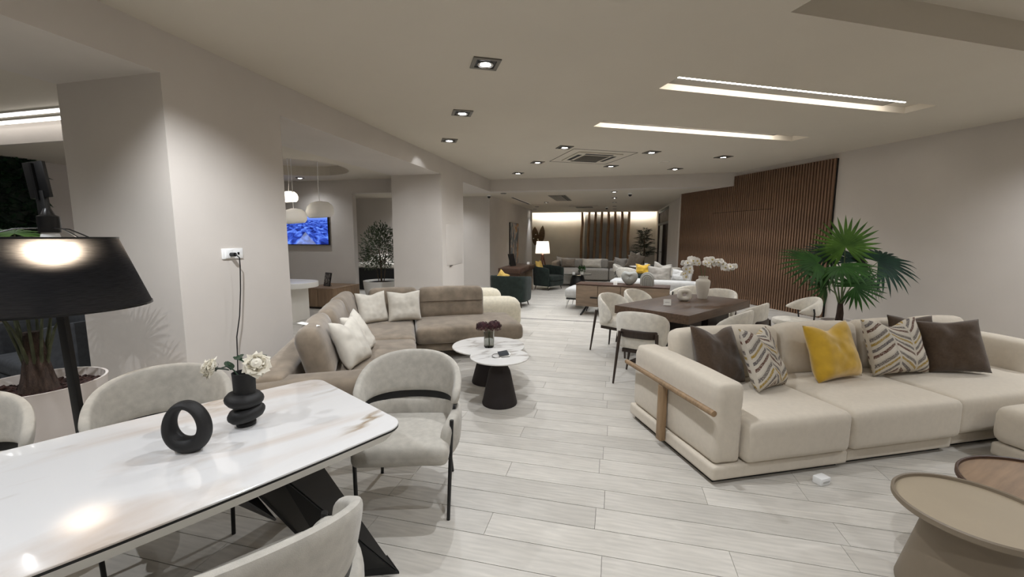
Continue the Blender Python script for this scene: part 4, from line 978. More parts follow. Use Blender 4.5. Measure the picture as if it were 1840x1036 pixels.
dup(wc, (2.47, 4.84, 0), face(-.68, .73), 'white chair on the right side of the walnut table, left one')
dup(wc, (2.97, 5.37, 0), face(-.68, .73), 'white chair on the right side of the walnut table, right one')
dup(wc, (3.17, 6.50, 0), face(-.74, -.67), 'white chair at the far end of the walnut table')
def make_lounge(label, loc, rz, mat='white_boucle', group='round-backed lounge chairs'):
    t = thing('lounge_chair', label, 'chair', loc, rz, group)
    ob('seat', MB().lathe([(0, .36), (.24, .365), (.275, .39), (.28, .42), (.26, .45), (.2, .462), (0, .466)], 36, sy=.95), mat, t, (0, -.04, 0))
    ob('backrest', shell(sup(.29, .25, .9), lambda a: .52+.03*abs(a), lambda a: .79-.055*a*a, .085, .05, -1.75, 1.75, 36, 18, .4, .8), mat, t)
    for sx in (-1, 1):
        ob('support', MB().tube([(sx*.20, .12, .38), (sx*.30, .13, .44), (sx*.345, .12, .60), (sx*.335, .11, .66)], .011, 8), 'black_metal', t)
        leg((sx*.24, -.25, 0), (sx*.19, -.17, .38), .010, .012, 'black_metal', t); leg((sx*.24, .25, 0), (sx*.18, .13, .38), .010, .012, 'black_metal', t)
    return t
lc = make_lounge('white round-backed chair standing by the timber panel, beside the palm', (4.20, 6.12, 0), face(-.95, .3))
dup(lc, (3.27, 7.78, 0), face(-.1, .99), 'pale grey round-backed chair between the walnut table and the sideboard')

# white vase with orchids, ring ornament, tag
OV = Vector((2.79, 6.10, .76))
t = thing('vase', 'tall white shouldered vase on the walnut table', 'vase', OV)
ob('body', MB().lathe([(0, 0), (.062, 0), (.066, .01), (.098, .20), (.100, .25), (.094, .268), (.066, .285), (.062, .295), (.066, .325), (.058, .325), (.055, .29), (0, .28)], 36), 'white_ceramic', t)
def orchid(label, base, pts, seed, n):
    t = thing('orchid_stem', label, 'orchid', base, 0, 'orchid stems in the white vase'); rn = random.Random(seed); P = [Vector(p) for p in pts]
    ob('stem', MB().tube([Vector((0, 0, -.24))]+P, .004, 6), 'stem_green', t)
    def at(s):
        s *= len(P)-1; i = min(int(s), len(P)-2); return P[i].lerp(P[i+1], s-i)
    pet = MB()
    for k, (a, ln, w) in enumerate(((90, 1, .42), (215, 1, .42), (325, 1, .42), (20, 1.05, .66), (160, 1.05, .66))):
        r = radians(a); c, s_ = cos(r), sin(r); m = MB().grid(lambda i, j: ((i-.5)*2*w*.036*sin(pi*(.08+.84*j)), .036*ln*j, .008*sin(pi*j)), 3, 5)
        pet.add([(p[0]*s_+p[1]*c, -p[0]*c+p[1]*s_, p[2]) for p in m.v], m.f)
    pme = pet.mesh('blossom'); pme.materials.append(MATS['orchid_petal'])
    hme = MB().lathe([(0, .0), (.007, .002), (.008, .012), (0, .016)], 8).mesh('heart'); hme.materials.append(MATS['orchid_heart'])
    for k in range(n):
        s = .42+.58*k/(n-1); c = at(s)+Vector((rn.uniform(-.045, .045), rn.uniform(-.045, .045), rn.uniform(-.045, .03)))
        b = ob('blossom', pme, None, t, c, (radians(75)+rn.uniform(-.5, .5), rn.uniform(-.5, .5), rn.uniform(-.9, .6))); b.scale = [rn.uniform(1.15, 1.55)]*3
        ob('heart', hme, None, b)
    for k in range(3):
        c = P[-1]+Vector((rn.uniform(-.03, .03), 0, -.02*k)); ob('bud', MB().lathe([(0, 0), (.008, .006), (.009, .014), (0, .024)], 8), 'stem_green', t, c)
orchid('orchid stem arching right out of the white vase', OV+Vector((.015, 0, .30)), [(0, 0, 0), (.0, .0, .10), (.01, 0, .18), (.05, 0, .24), (.15, -.02, .24), (.27, -.03, .19), (.38, -.04, .14)], 2, 34)
orchid('orchid stem arching left out of the white vase', OV+Vector((-.015, 0, .30)), [(0, 0, 0), (-.02, .0, .10), (-.06, 0, .20), (-.13, 0, .26), (-.23, -.01, .24), (-.22, -.02, .14), (-.27, -.03, .04)], 3, 25)
t = thing('ring_ornament', 'squarish white ring ornament with a round hole on the walnut table', 'ornament', (2.42, 5.84, .76), radians(-8))
ob('body', MB().grid(lambda i, j: (lambda a, q: ((.062+.036*cos(q))*math.copysign(abs(cos(a))**.7, cos(a)), .045*sin(q), max(0, .088+(.055+.033*cos(q))*math.copysign(abs(sin(a))**.7, sin(a)))))(2*pi*i, 2*pi*j), 40, 17, True), 'white_ceramic', t)
def tag(label, P, rz, s=1):
    t = thing('price_tag', label, 'tag', P, rz, 'price tags')
    ob('card', MB().prism([(-.045*s, 0), (.045*s, 0), (.045*s, .002), (-.045*s, .002)], 0, .075*s), 'paper', t, (0, 0, .004), (radians(-18), 0, 0))
    ob('foot', MB().box(-.045*s, .045*s, -.0, .04*s, 0, .004), 'paper', t)
    ob('print_line', MB().box(-.028*s, .028*s, -.003, -.002, .034*s, .037*s), 'ink', t, (0, 0, .004), (radians(-18), 0, 0))
tag('white price tag standing on the walnut table', (2.04, 5.45, .76), radians(-15), 1.05)

# ================================================================== SIDEBOARD AND DAYBED
SB = Vector((1.36, 8.86, 0)); RS_ = radians(-22)
t = thing('sideboard', 'long walnut sideboard on black angled legs behind the dining set', 'sideboard', SB, RS_)
ob('body', MB().box(0, 1.86, 0, .5, .19, .64).mesh('body', bevel=.004), 'sideboard_wood', t)
ob('top', MB().box(-.006, 1.866, -.012, .506, .64, .665).mesh('top', bevel=.003), 'console_wood', t)
for i in range(4):
    d = ob('door', MB().box(.008+i*.464, .456+i*.464, -.016, 0, .20 if i else .26, .632).mesh('door', bevel=.003), 'sideboard_wood', t)
    ob('handle', MB().box((.30 if i % 2 == 0 else 0)+.008+i*.464, (.456 if i % 2 == 0 else .16)+i*.464, -.024, -.015, .37, .40), 'black_metal', d)
for x in (.22, 1.65):
    for s in (-1, 1): ob('leg', MB().bar((x, .25+s*.05, .19), (x-.1, .25+s*.30, .005), .05, .02, (1, 0, 0)), 'black_metal', t)
def SBp(x, y, z): return SB+Matrix.Rotation(RS_, 3, 'Z') @ Vector((x, y, z))
t = thing('heart_vase', 'grey round sculptural vase with a dented heart top on the sideboard', 'vase', SBp(1.07, .22, .665), RS_)
ob('body', MB().grid(lambda i, j: (lambda a, q: ((.165+.03*sin(a))*cos(a)*sin(q)*1.0, .085*(1 if cos(q) > 0 else -1)*abs(cos(q))**.8*(1-.55*max(0, 1-((.0+sin(q))/.55)**2)*max(0, sin(a)*.6+.5)), max(0, .155+(.16-.055*math.exp(-((a-pi/2)/.45)**2))*sin(a)*sin(q))))(2*pi*i, pi*(.001+.998*j)), 40, 21, True), 'grey_ceramic', t)
t = thing('arch_ornament', 'grey arched ornament with nested rainbow ridges on the sideboard', 'ornament', SBp(1.42, .2, .665), RS_)
def arch(R, z0, y0, y1):
    pts = [(R*cos(pi*k/16), z0+R*sin(pi*k/16)) for k in range(17)]+[(-R, 0), (R, 0)]
    m = MB(); n = len(pts); return m.add([(p[0], y0, p[1]) for p in pts]+[(p[0], y1, p[1]) for p in pts], [tuple(range(n)), tuple(range(2*n-1, n-1, -1))]+[(i, i+n, (i+1) % n+n, (i+1) % n) for i in range(n)])
ob('block', arch(.135, .14, -.035, .035).mesh('block', bevel=.008), 'grey_ceramic', t)
for R in (.098, .062, .028): ob('ridge', MB().tube([(R, -.036, 0)]+[(R*cos(pi*k/14), -.036, .13+R*sin(pi*k/14)) for k in range(15)]+[(-R, -.036, 0)], .014, 8), 'grey_ceramic', t)
tag('white price tag standing on the sideboard', SBp(.80, .1, .665), RS_, .9)
# daybed / white sofa behind the sideboard
t = thing('daybed', 'white upholstered daybed with slim metal legs behind the sideboard', 'daybed', SBp(.44, .62, 0), RS_)
ob('seat', soft(2.55, 1.0, .20, .06, (0, 0, .02)), 'light_grey_fabric', t, (1.28, .5, .30)); ob('frame', MB().box(.02, 2.5, .04, .96, .255, .30), 'black_metal', t)
ob('mattress', soft(1.35, .72, .13, .05, (0, 0, .015)), 'light_grey_fabric', t, (.75, .9, .52)); ob('tray', MB().box(.08, 1.40, .55, 1.25, .50, .52), 'black_metal', t)
ob('armrest', soft(1.15, .26, .30, .11, (0, 0, .01)), 'light_grey_fabric', t, (1.45, .24, .42))
for x, y in ((.1, .1), (.1, .9), (2.4, .1), (2.4, .9)): ob('leg', MB().tube([(x, y, .255), (x-.05, y, .0)], .012, 8).tube([(x, y+.03, .255), (x-.05, y, .0)], .008, 6), 'chrome', t)
t = thing('ottoman', 'light grey ottoman with wire legs at the left end of the sideboard', 'ottoman', SBp(-.10, .72, 0), RS_)
ob('cushion_top', soft(.60, .75, .22, .07, (0, 0, .03)), 'light_grey_fabric', t, (0, .2, .26)); ob('frame', MB().box(-.27, .27, -.12, .52, .225, .26), 'black_metal', t)
for sx in (-1, 1):
    for sy in (-.1, .5): ob('leg', MB().tube([(sx*.24, sy, .23), (sx*.27, sy-.03, 0), (sx*.20, sy, .23)], .008, 6), 'chrome', t)
put_pillow('grey knitted cushion on the daybed arm, front one', pillow(.50, .42, .2, .02, 21), 'grey_fabric', SBp(1.62, 1.0, .60), RS_+.1, radians(-10))
put_pillow('pale grey fluffy cushion behind the grey knitted one', pillow(.40, .46, .20, .05, 22), 'grey_fabric', SBp(1.60, 1.42, .62), RS_+.3, radians(-10), .2)
put_pillow('mustard yellow cushion on the dark green chair behind the sideboard', pillow(.34, .27, .16, .03, 23), 'mustard_velvet', Vector((3.25, 10.45, .72)), RS_, radians(-10))
put_pillow('light grey cushion at the right end of the daybed', pillow(.46, .34, .18, .02, 24), 'light_grey_fabric', SBp(2.05, 1.2, .63), RS_-.3, radians(-25))

# ================================================================== GREEN ARMCHAIRS, CONSOLE, FAR ROOM
def make_arm(label, loc, rz, h=.66, w=.36):
    t = thing('armchair', label, 'armchair', loc, rz, 'dark green armchairs')
    ob('shell', shell(sup(w, .34, .45), lambda a: .13, lambda a: h-.06*max(0, abs(a)-1.2), .09, .03, -2.3, 2.3, 44, 14, .15, .4), 'green_velvet', t)
    ob('seat', soft(2*w-.1, .60, .16, .05, (0, 0, .02)), 'green_velvet', t, (0, -.05, .28)); ob('seat_base', soft(2*w-.09, .58, .15, .02), 'green_velvet', t, (0, -.04, .13))
    for sx in (-1, 1):
        for sy in (-.25, .27): leg((sx*(w-.04), sy, 0), (sx*(w-.07), sy*.9, .14), .011, .016, 'dark_wood', t)
    return t
ar = make_arm('dark green velvet armchair nearest the sofa, its back to the camera', (-.02, 10.05, 0), face(.35, .94), .74, .40)
dup(ar, (1.16, 13.25, 0), face(.75, -.65), 'dark green velvet armchair beside the console, facing right')
dup(ar, (3.50, 10.75, 0), face(-.2, .98), 'dark green velvet chair behind the sideboard')
put_pillow('yellow patterned cushion showing above the nearest green armchair', pillow(.30, .32, .12, .02, 31), 'yellow_fabric', Vector((-.33, 10.2, .52)), radians(-25), radians(-14), .5)
put_pillow('yellow cushion on the green armchair beside the console', pillow(.38, .38, .14, .02, 32), 'yellow_fabric', Vector((.90, 13.28, .53)), radians(60), radians(-14))
t = thing('console_table', 'dark walnut console desk with drawers between the green armchairs', 'console', A(-3.05, 10.95), RZA)
ob('top', MB().box(0, .62, 0, 2.15, .66, .80).mesh('top', bevel=.004), 'console_wood', t)
for i in range(2):
    d = ob('drawer', MB().box(.62, .636, .02+i*1.07, 1.06+i*1.07, .675, .785).mesh('drawer', bevel=.003), 'console_wood', t); ob('groove', MB().box(.636, .642, .04+i*1.07, 1.04+i*1.07, .67, .678), 'black_metal', d)
ob('side_panel', MB().box(.04, .58, .06, .10, .0, .66), 'console_wood', t); ob('back_panel', MB().box(.04, .58, 1.9, 1.94, 0, .66), 'sideboard_wood', t); ob('modesty_panel', MB().box(.30, .34, .10, 1.9, .12, .66), 'sideboard_wood', t)
t = thing('photo_frame', 'leaning black frame with a silver edge on the console', 'frame', A(-2.86, 11.9, .80), RZA+.25)
ob('panel', MB().box(-.16, .16, -.012, .012, 0, .36), 'black_plastic', t, (0, 0, 0), (radians(-14), 0, radians(62))); ob('edge', MB().box(.15, .17, -.016, .016, 0, .36), 'chrome', t, (0, 0, 0), (radians(-14), 0, radians(62)))
tag('white tag lying at the far end of the console', A(-2.6, 12.8, .80), RZA, .9)
def flat(name, w, h, mat, par, loc, rot):
    me = bpy.data.meshes.new(name); me.from_pydata([(-w/2, 0, 0), (w/2, 0, 0), (w/2, 0, h), (-w/2, 0, h)], [], [(0, 1, 2, 3)]); u = me.uv_layers.new(name='UVMap')
    for l, q in zip(me.loops, ((0, 0), (1, 0), (1, 1), (0, 1))): u.data[l.index].uv = q
    return ob(name, me, mat, par, loc, rot)
t = thing('painting', 'tall abstract canvas in grey, black and orange on the far left wall', 'painting', A(-4.02, 16.75, .55), RZA)
ob('canvas_frame', MB().box(0, .045, -.72, .72, 0, 1.65), 'black_plastic', t); flat('canvas', 1.40, 1.61, 'abstract_canvas', t, (.047, 0, .02), (0, 0, pi/2))
# tripod lamp
t = thing('tripod_lamp', 'floor lamp with a lit white shade on a reddish wooden tripod', 'floor lamp', A(-2.62, 15.6))
for k in range(3):
    a = 2*pi*k/3+.5; ob('leg', MB().tube([(.30*cos(a), .30*sin(a), 0), (.02*cos(a), .02*sin(a), .95)], [.018, .024], 8), 'red_wood', t)
ob('hub', MB().lathe([(0, .90), (.05, .91), (.05, .98), (.012, 1.02), (.012, 1.2), (0, 1.2)], 16), 'red_wood', t)
sh_ = MB().lathe([(.275, 1.03), (.225, 1.48)], 32).mesh('shade'); bmx = bmesh.new(); bmx.from_mesh(sh_); bmesh.ops.delete(bmx, geom=[f for f in bmx.faces if len(f.verts) > 4], context='FACES'); bmx.to_mesh(sh_); bmx.free()
ob('shade', sh_, 'white_shade', t); ob('bulb', MB().lathe([(0, 1.20), (.05, 1.22), (.06, 1.27), (.03, 1.32), (0, 1.32)], 14), 'bulb_glow', t)
# far grey sectional
t = thing('far_sofa', 'grey L-shaped sectional sofa in the far room', 'sofa', A(-2.1, 14.2), RZA)
for x0, x1, y0, y1 in ((0, .8, 0, 1.6), (0, .8, 1.62, 2.6), (.82, 1.9, 1.7, 2.6), (1.92, 3.1, 1.7, 2.6)):
    ob('seat', soft(x1-x0, y1-y0, .40, .06, (0, 0, .02)), 'grey_fabric', t, ((x0+x1)/2, (y0+y1)/2, .04))
ob('back_frame', soft(3.2, .22, .72, .05), 'taupe_fabric', t, (1.5, 2.72, 0)); ob('back_frame', soft(.22, 1.1, .72, .05), 'taupe_fabric', t, (-.1, 2.2, 0))
for x in (.55, 1.45, 2.5): ob('back_cushion', soft(.85, .2, .36, .06, (0, .02, .02)), 'grey_fabric', t, (x, 2.52, .43), (radians(-10), 0, 0))
def FS(x, y, z): return A(-2.1+x, 14.2+y, z)
for lab, x, y, w_, h_, mt, tl in (('taupe lumbar cushion at the left of the far grey sofa', .35, 2.25, .55, .36, 'taupe_fabric', 0), ('beige lumbar cushion in the middle of the far grey sofa', 1.25, 2.28, .75, .36, 'pale_cushion', 0), ('grey diamond cushion right of the far coffee table', 2.30, 2.2, .48, .42, 'grey_fabric', .1), ('large taupe cushion at the right end of the far grey sofa', 2.75, 2.1, .58, .62, 'taupe_fabric', .35), ('small grey cushion peeking at the right end of the far grey sofa', 3.0, 2.5, .46, .6, 'grey_fabric', -.3), ('grey cushion lying on the left back of the far grey sofa', .05, 2.55, .5, .4, 'grey_fabric', .1)):
    put_pillow(lab, pillow(w_, h_, .15, .02, x*7), mt, FS(x, y, .46), RZA, radians(-14), tl)
# far coffee table with a potted plant
t = thing('glass_coffee_table', 'low oval glass coffee table with a black pedestal in the far room', 'coffee table', (2.2, 14.0, 0))
ob('top', MB().lathe([(0, .40), (.46, .40), (.47, .41), (.46, .42), (0, .42)], 48, sy=.8), 'clear_glass', t); ob('base', MB().lathe([(0, 0), (.26, 0), (.24, .2), (.18, .40), (0, .40)], 32), 'black_metal', t)
def bush(par, c, R, n, mat, seed, L=.06, w=.013, up=.3, name='foliage', hz=1):
    rn = random.Random(seed); m = MB()
    for k in range(n):
        d = Vector((rn.gauss(0, 1), rn.gauss(0, 1), rn.gauss(0, 1))).normalized()*R*rn.random()**.45; d.z *= hz; P = Vector(c)+d
        g_ = (d.normalized()+Vector((rn.uniform(-.7, .7), rn.uniform(-.7, .7), up+rn.uniform(-.5, .5)))).normalized(); s = g_.cross(Vector((rn.uniform(-1, 1), rn.uniform(-1, 1), rn.uniform(-1, 1)))).normalized(); l_ = L*rn.uniform(.7, 1.2); nn = g_.cross(s)*l_*.06
        m.add([P, P+g_*l_*.5-s*w-nn, P+g_*l_, P+g_*l_*.5+s*w-nn, P+g_*l_*.5+nn], [(0, 1, 4), (1, 2, 4), (2, 3, 4), (3, 0, 4)])
    return ob(name, m, mat, par, kind='stuff')
t = thing('small_plant', 'small green plant in a white cube pot on the far coffee table', 'plant', (2.32, 13.95, .42))
ob('pot', MB().box(-.05, .05, -.05, .05, 0, .09), 'white_ceramic', t); bush(t, (0, 0, .17), .10, 160, 'leaf_mid', 1, .07)
tag('white tag on the far coffee table', (2.05, 13.9, .42), 0, .9)
# far round-backed dining group
t = thing('round_table', 'white oval dining table on a black base in the far room', 'table', (4.30, 13.0, 0))
ob('top', MB().lathe([(0, .735), (.64, .735), (.66, .75), (.64, .765), (0, .765)], 48, sy=.75), 'marble_top', t); ob('base', MB().lathe([(0, 0), (.3, 0), (.12, .2), (.08, .735), (0, .735)], 24), 'black_metal', t)
dup(lc, (3.38, 12.2, 0), face(.55, .83), 'white round-backed chair at the near left of the far oval table')
dup(lc, (4.62, 12.3, 0), face(-.3, .95), 'white round-backed chair at the near right of the far oval table')
dup(lc, (3.55, 13.5, 0), face(.9, -.35), 'white round-backed chair on the far left of the far oval table')
tag('white tag standing on the far oval table', (4.1, 12.8, .765), 0, 1.2)
t = thing('serving_tray', 'small black tray on the far oval table', 'tray', (4.42, 12.95, .765), 0); ob('tray', MB().box(-.16, .16, -.1, .1, 0, .02), 'black_plastic', t); ob('napkin', MB().box(.02, .14, -.06, .06, .02, .05), 'paper', t)
# indoor tree by the far wall
def shaggy(label, loc, H, R, n, seed):
    t = thing('potted_tree', label, 'plant', loc); ob('pot', MB().lathe([(0, 0), (.2, 0), (.24, .38), (.22, .38), (.2, .34), (0, .34)], 24), 'charcoal_fabric', t)
    rn = random.Random(seed)
    ob('trunk', MB().tube([(0, 0, .3), (.03, 0, H*.5), (0, .02, H*.8)], [.03, .024, .015], 8), 'bark', t)
    m = MB()
    for k in range(95):
        s = rn.random(); a = rn.uniform(0, 2*pi); z0 = H*(.32+.55*s); out = R*(1.05-.7*s)*rn.uniform(.6, 1.1); b = Vector((0, 0, z0)); e = Vector((out*cos(a), out*sin(a), z0+H*.10*rn.uniform(.2, 1.4)))
        for q in range(9):
            P = b.lerp(e, (q+2)/10)+Vector((0, 0, .05*sin(pi*q/8)))
            for sd in (-1, 1):
                g_ = ((e-b).normalized()*.7+Vector((-sin(a)*sd, cos(a)*sd, -.15))*.8).normalized(); s_ = g_.cross(Vector((0, 0, 1))).normalized(); L_ = .17*rn.uniform(.7, 1.2)
                m.add([P, P+g_*L_*.4-s_*.016, P+g_*L_-Vector((0, 0, .03)), P+g_*L_*.4+s_*.016], [(0, 1, 2), (0, 2, 3)])
    ob('foliage', m, 'fern_dark', t, kind='stuff')
shaggy('dark leafy tree in front of the far wall, right of the wooden poles', A(1.25, 19.5), 2.05, .62, 0, 4)
# wooden poles and glass panel on the far wall, leaf wall art
gp = thing('glass_partition', 'dark glass partition with a rail behind the wooden poles', 'partition', A(-.5, 23.15, 0), RZA)
ob('glass_panel', MB().box(-1.1, 1.15, -.01, .01, 0, 2.85), 'partition_grey', gp); ob('rail', MB().box(-1.1, 1.15, -.03, .0, 2.28, 2.32), 'steel', gp)
tops = [1048.6, 1060.6, 1072, 1082.8, 1095.5, 1107.3, 1119, 1130.8]; bots = [1046.4, 1058.6, 1070, 1081.6, 1092.6, 1105.8, 1116.8, 1129.3]; rn = random.Random(9)
ords = ['first', 'second', 'third', 'fourth', 'fifth', 'sixth', 'seventh', 'eighth']
for i, (xt, xb) in enumerate(zip(tops, bots)):
    nt_, nb_ = -1.72+(xt-1048.6)*.02925, -1.76+(xb-1046.4)*.02925; w_ = [rn.uniform(-.03, .03) for _ in range(5)]
    o = ob('wooden_pole', MB().tube([A(nb_+(nt_-nb_)*s+w_[k], 22.95, 3.1*s) for k, s in enumerate((0, .25, .5, .75, 1))], [.075, .07, .068, .066, .062], 10), 'log_wood')
    o['label'] = 'rough wooden pole on the far wall, %s from the left' % ords[i]; o['category'] = 'pole'; o['group'] = 'row of wooden poles'
t = thing('wall_sculpture', 'bronze pair of pierced leaf shapes hung on the far wall', 'wall art', A(-4.18, 23.25, 1.15), RZA)
def leafart(cx_, R, H, lean):
    pts = [(cx_+R*sin(pi*k/10)**.8*(1 if True else 0), H*k/10) for k in range(11)]+[(cx_-R*sin(pi*k/10)**.8, H*k/10) for k in range(9, 0, -1)]
    pts = [(x+lean*z, z) for x, z in pts]; n = len(pts); m = MB()
    return m.add([(p[0], -.05, p[1]) for p in pts]+[(p[0], -.02, p[1]) for p in pts], [tuple(range(n)), tuple(range(2*n-1, n-1, -1))]+[(i, i+n, (i+1) % n+n, (i+1) % n) for i in range(n)])
ob('leaf', leafart(-.14, .21, 1.05, -.03), 'oven_clay', t); ob('leaf', leafart(.16, .17, 1.12, .10), 'oven_clay', t)
for x, z in ((-.10, .62), (-.22, .40), (.02, .35)): ob('opening', MB().lathe([(0, -.004), (.05, -.004), (.05, .004), (0, .004)], 12, sy=.6), 'warm_paint', t, (x, -.055, z), (radians(90), 0, .5))

# ================================================================== CREAM LOUNGE SEAT behind the brown sofa
t = thing('curved_sofa', 'cream rounded low sofa end behind the brown corner sofa', 'sofa', Rr(1.30, 7.11, 0), RZR)
ob('armrest', soft(1.22, .42, .60, .20, (0, 0, .02), .004, 3), 'cream_boucle', t, (0, -.22, .03)); ob('armrest', soft(1.08, .40, .62, .22, (0, 0, .02), .004, 4), 'cream_boucle', t, (-.02, .85, .03))
ob('seat', soft(1.10, .68, .38, .08, (0, 0, .02)), 'cream_boucle', t, (-.04, .32, .03))

# ================================================================== RECEPTION
t = thing('television', 'wall television showing a boat wake on a deep blue sea', 'television', A(-7.61, 9.2, 1.425), RZA)
ob('panel', MB().box(-.70, .70, -.06, -.012, 0, .80).mesh('panel', bevel=.004), 'black_plastic', t); flat('screen', 1.36, .765, 'sea_screen', t, (0, -.062, .018), (0, 0, 0)); ob('wall_mount', MB().box(-.2, .2, -.012, 0, .25, .55), 'black_metal', t)
t = thing('reception_desk', 'white reception desk with a rounded overhanging top', 'desk', A(-6.4, 6.92), RZA)
ob('top', MB().prism(stadium(1.5, .95, .46, 12), .66, .76).mesh('top', bevel=.006), 'white_lacquer', t); ob('base', MB().prism(stadium(.95, .62, .06), 0, .66), 'white_paint', t, (-.05, .0, 0))
t = thing('monitor', 'black computer monitor on the reception desk, seen from behind', 'monitor', A(-6.42, 6.98, .76), RZA-.9)
ob('screen_back', MB().box(-.26, .26, -.02, .02, .12, .46).mesh('screen_back', bevel=.008), 'black_plastic', t, (0, 0, 0), (.12, 0, 0)); ob('stand', MB().bar((0, -.02, .28), (0, -.1, .01), .05, .02), 'black_plastic', t); ob('stand_foot', MB().box(-.12, .12, -.2, .02, 0, .012), 'black_plastic', t)
t = thing('cabinet', 'low wooden cabinet against the television wall', 'cabinet', A(-6.55, 8.62), RZA)
ob('body', MB().box(-.35, .45, -.5, .5, .05, .46).mesh('body', bevel=.004), 'cabinet_wood', t); ob('plinth', MB().box(-.33, .43, -.46, .46, 0, .05), 'dark_wood', t); ob('top', MB().box(-.355, .455, -.505, .505, .46, .48), 'cabinet_wood', t)
for i in range(2): ob('door', MB().box(-.345+i*.40, .045+i*.40, -.516, -.5, .06, .45).mesh('door', bevel=.002), 'cabinet_wood', t)
t = thing('picture_frame', 'small framed dark photo standing on the low cabinet', 'picture', A(-6.55, 8.5, .48), RZA-.35)
ob('frame', MB().box(-.12, .12, -.01, .01, 0, .32), 'black_plastic', t, (0, 0, 0), (radians(-12), 0, 0)); flat('photo', .20, .28, 'photo_print', t, (0, -.012, .02), (radians(-12), 0, 0)); ob('easel_leg', MB().bar((0, 0, .2), (0, .12, 0), .02, .008), 'steel', t)
for i, (lab, x, y, Y, w_, lit) in enumerate((('white pebble-shaped pendant lamp, right one over the reception', 575, 376, 8.3, .25, False), ('white pebble-shaped pendant lamp in front of the television', 528, 388, 7.9, .22, False), ('small lit white pendant lamp half hidden by the first column', 519, 353, 8.0, .16, True))):
    d = _F+_R*((x-920)/754.7)-_U*((y-518)/754.7); k = Y/d.y; P = Vector((d.x*k, Y, 1.65+d.z*k))
    t = thing('pendant_lamp', lab, 'pendant lamp', P, .3*i, 'pendant lamps over the reception')
    m = MB().lathe([(w_*.80, -w_*.60), (w_*.97, -w_*.40), (w_, -w_*.1), (w_*.90, w_*.25), (w_*.62, w_*.52), (w_*.2, w_*.62), (0, w_*.62)], 32, sy=.85)
    m.f = [q for q in m.f if len(q) <= 4]; m.v = [(p[0]*(1+.08*sin(2*atan2(p[1], p[0]))), p[1], p[2]+.08*p[0]) for p in m.v]
    ob('shade', m, 'white_shade', t); ob('diffuser', MB().lathe([(0, -w_*.5), (w_*.78, -w_*.48), (w_*.78, -w_*.44), (0, -w_*.44)], 24, sy=.85), 'pendant_glow' if lit else 'white_plastic', t)
    ob('cord', MB().tube([(0, 0, w_*.6), (.02*(i-1), .01, w_*.6+.3), (0, 0, 3.19-P.z)], .005, 6), 'white_plastic', t); ob('canopy', MB().lathe([(0, 3.17-P.z), (.05, 3.17-P.z), (.05, 3.2-P.z), (0, 3.2-P.z)], 16), 'white_plastic', t)
# olive tree in a white tub in the doorway
t = thing('olive_tree', 'small olive tree with slender stems in a white tub in the doorway', 'plant', (-3.42, 10.95, 0))
ob('tub', MB().lathe([(0, 0), (.36, 0), (.44, .30), (.46, .50), (.43, .50), (.40, .44), (0, .44)], 40), 'white_lacquer', t); ob('soil', MB().lathe([(0, .45), (.41, .45)], 24), 'soil', t)
rn = random.Random(8)
for k, (x, y) in enumerate(((0, 0), (-.12, .02), (.11, -.02))): ob('stem', MB().tube([(x*.6, y, .44), (x, y, .8), (x*1.2, y*2, 1.15)], [.025 if k == 0 else .012, .02 if k == 0 else .010, .01], 8), 'bark', t)
for k in range(9):
    a = 2*pi*k/9; ob('branch', MB().tube([(0, 0, .85+.05*(k % 3)), (.2*cos(a), .2*sin(a), 1.1+.06*(k % 4)), (.36*cos(a), .36*sin(a), 1.35+.1*(k % 3))], [.011, .008, .004], 6), 'bark', t)
bush(t, (0, 0, 1.36), .50, 1500, 'olive_leaf', 3, .085, .013, .4, hz=1.15); bush(t, (.02, 0, 1.75), .26, 260, 'olive_leaf', 5, .085, .013, .6); bush(t, (-.30, -.1, 1.0), .22, 160, 'olive_leaf', 6, .085, .013, .2)
t = thing('bed', 'white bedding over a black base beyond the doorway', 'bed', A(-6.9, 12.0), RZA)
ob('base', MB().box(-1.0, 1.0, -.5, .9, .0, .66), 'black_metal', t); ob('mattress', soft(1.9, 1.35, .16, .06, (0, 0, .02)), 'white_boucle', t, (0, .22, .66)); ob('pillow', soft(.6, .4, .2, .09, (0, 0, .03)), 'white_boucle', t, (-.5, .3, .82), (.6, 0, .2)); ob('pillow', soft(.6, .4, .2, .09, (0, 0, .03)), 'white_boucle', t, (.3, .6, .82), (.5, 0, -.1))

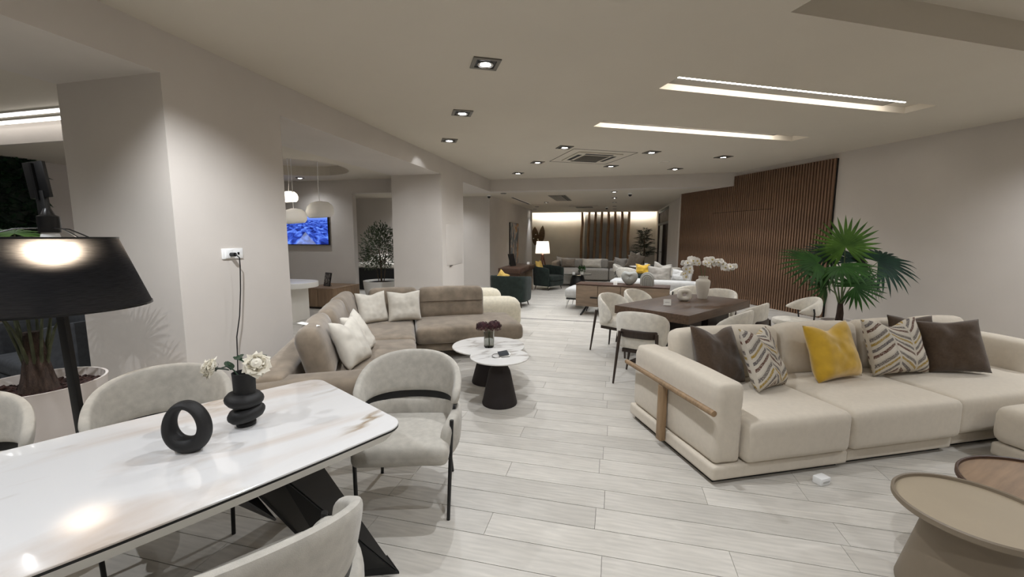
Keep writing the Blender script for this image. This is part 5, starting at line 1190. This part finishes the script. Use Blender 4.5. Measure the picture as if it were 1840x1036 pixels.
# ================================================================== LEFT SIDE ROOM
gw = thing('green_wall', 'dark green living wall of leaves in the side room', 'plant wall', A(-10.4, 4.5, 0), RZA)
ob('backing', MB().box(0, .06, -5, 1.15, 0, 3.28), 'fern_dark', gw); m = MB(); rn = random.Random(12)
for k in range(5200):
    P = Vector((.06+rn.random()*.05, rn.uniform(-3.2, 1.15), rn.uniform(0, 3.25))); g_ = Vector((rn.uniform(.3, 1), rn.uniform(-1, 1), rn.uniform(-1, .6))).normalized(); s_ = g_.cross(Vector((rn.uniform(-.4, .4), rn.uniform(-.4, .4), 1))).normalized(); L_ = rn.uniform(.10, .22); w_ = rn.uniform(.02, .045)
    m.add([P, P+g_*L_*.45-s_*w_, P+g_*L_, P+g_*L_*.45+s_*w_], [(0, 1, 2), (0, 2, 3)])
ob('foliage', m, 'moss_leaf', gw, kind='stuff')
tr = struct('trim_7', boxA(-10.38, -10.30, 6.62, 6.72, 0, 3.2), 'cabinet_wood')
ca_ = make_arm('charcoal barrel armchair half hidden behind the first column', (-4.80, 4.28, 0), face(-.4, -.9), .80, .40); ca_['group'] = 'side room seats'
for c in ca_.children:
    if c.name.startswith(('shell', 'seat')): c.data.materials.clear(); c.data.materials.append(MATS['charcoal_fabric'])
t = thing('side_sofa', 'light grey padded sofa seat behind the potted palm', 'sofa', (-6.15, 3.95, 0), radians(-15))
ob('seat', soft(1.6, .9, .26, .08, (0, 0, .03)), 'light_grey_fabric', t, (0, 0, .10)); ob('seat_cushion', soft(1.55, .85, .24, .09, (0, 0, .04)), 'light_grey_fabric', t, (0, 0, .36)); ob('plinth', MB().box(-.75, .75, -.4, .4, 0, .10), 'dark_wood', t)
t = thing('wooden_side_table', 'low light wooden side table beside the charcoal armchair', 'side table', (-5.05, 5.05, 0), .2)
ob('top', MB().box(-.4, .4, -.3, .3, .42, .47).mesh('top', bevel=.004), 'oak_top', t)
for x in (-.34, .34):
    for y in (-.24, .24): ob('leg', MB().box(x-.03, x+.03, y-.03, y+.03, 0, .42), 'oak', t)
bk = ob('paper_stack', MB().box(-.1, .1, -.14, .14, 0, .03), 'paper', None, (-5.2, 5.0, .47), (0, 0, .5)); bk['label'] = 'white papers on the low wooden side table'; bk['category'] = 'papers'
t = thing('drum_stool', 'round beige drum stool behind the light grey sofa', 'stool', (-6.6, 5.55, 0)); ob('seat', MB().lathe([(0, .58), (.42, .58), (.44, .62), (.42, .68), (0, .69)], 32), 'cream_boucle', t); ob('body', MB().lathe([(0, 0), (.41, 0), (.43, .3), (.42, .58), (0, .58)], 32), 'sideboard_wood', t)
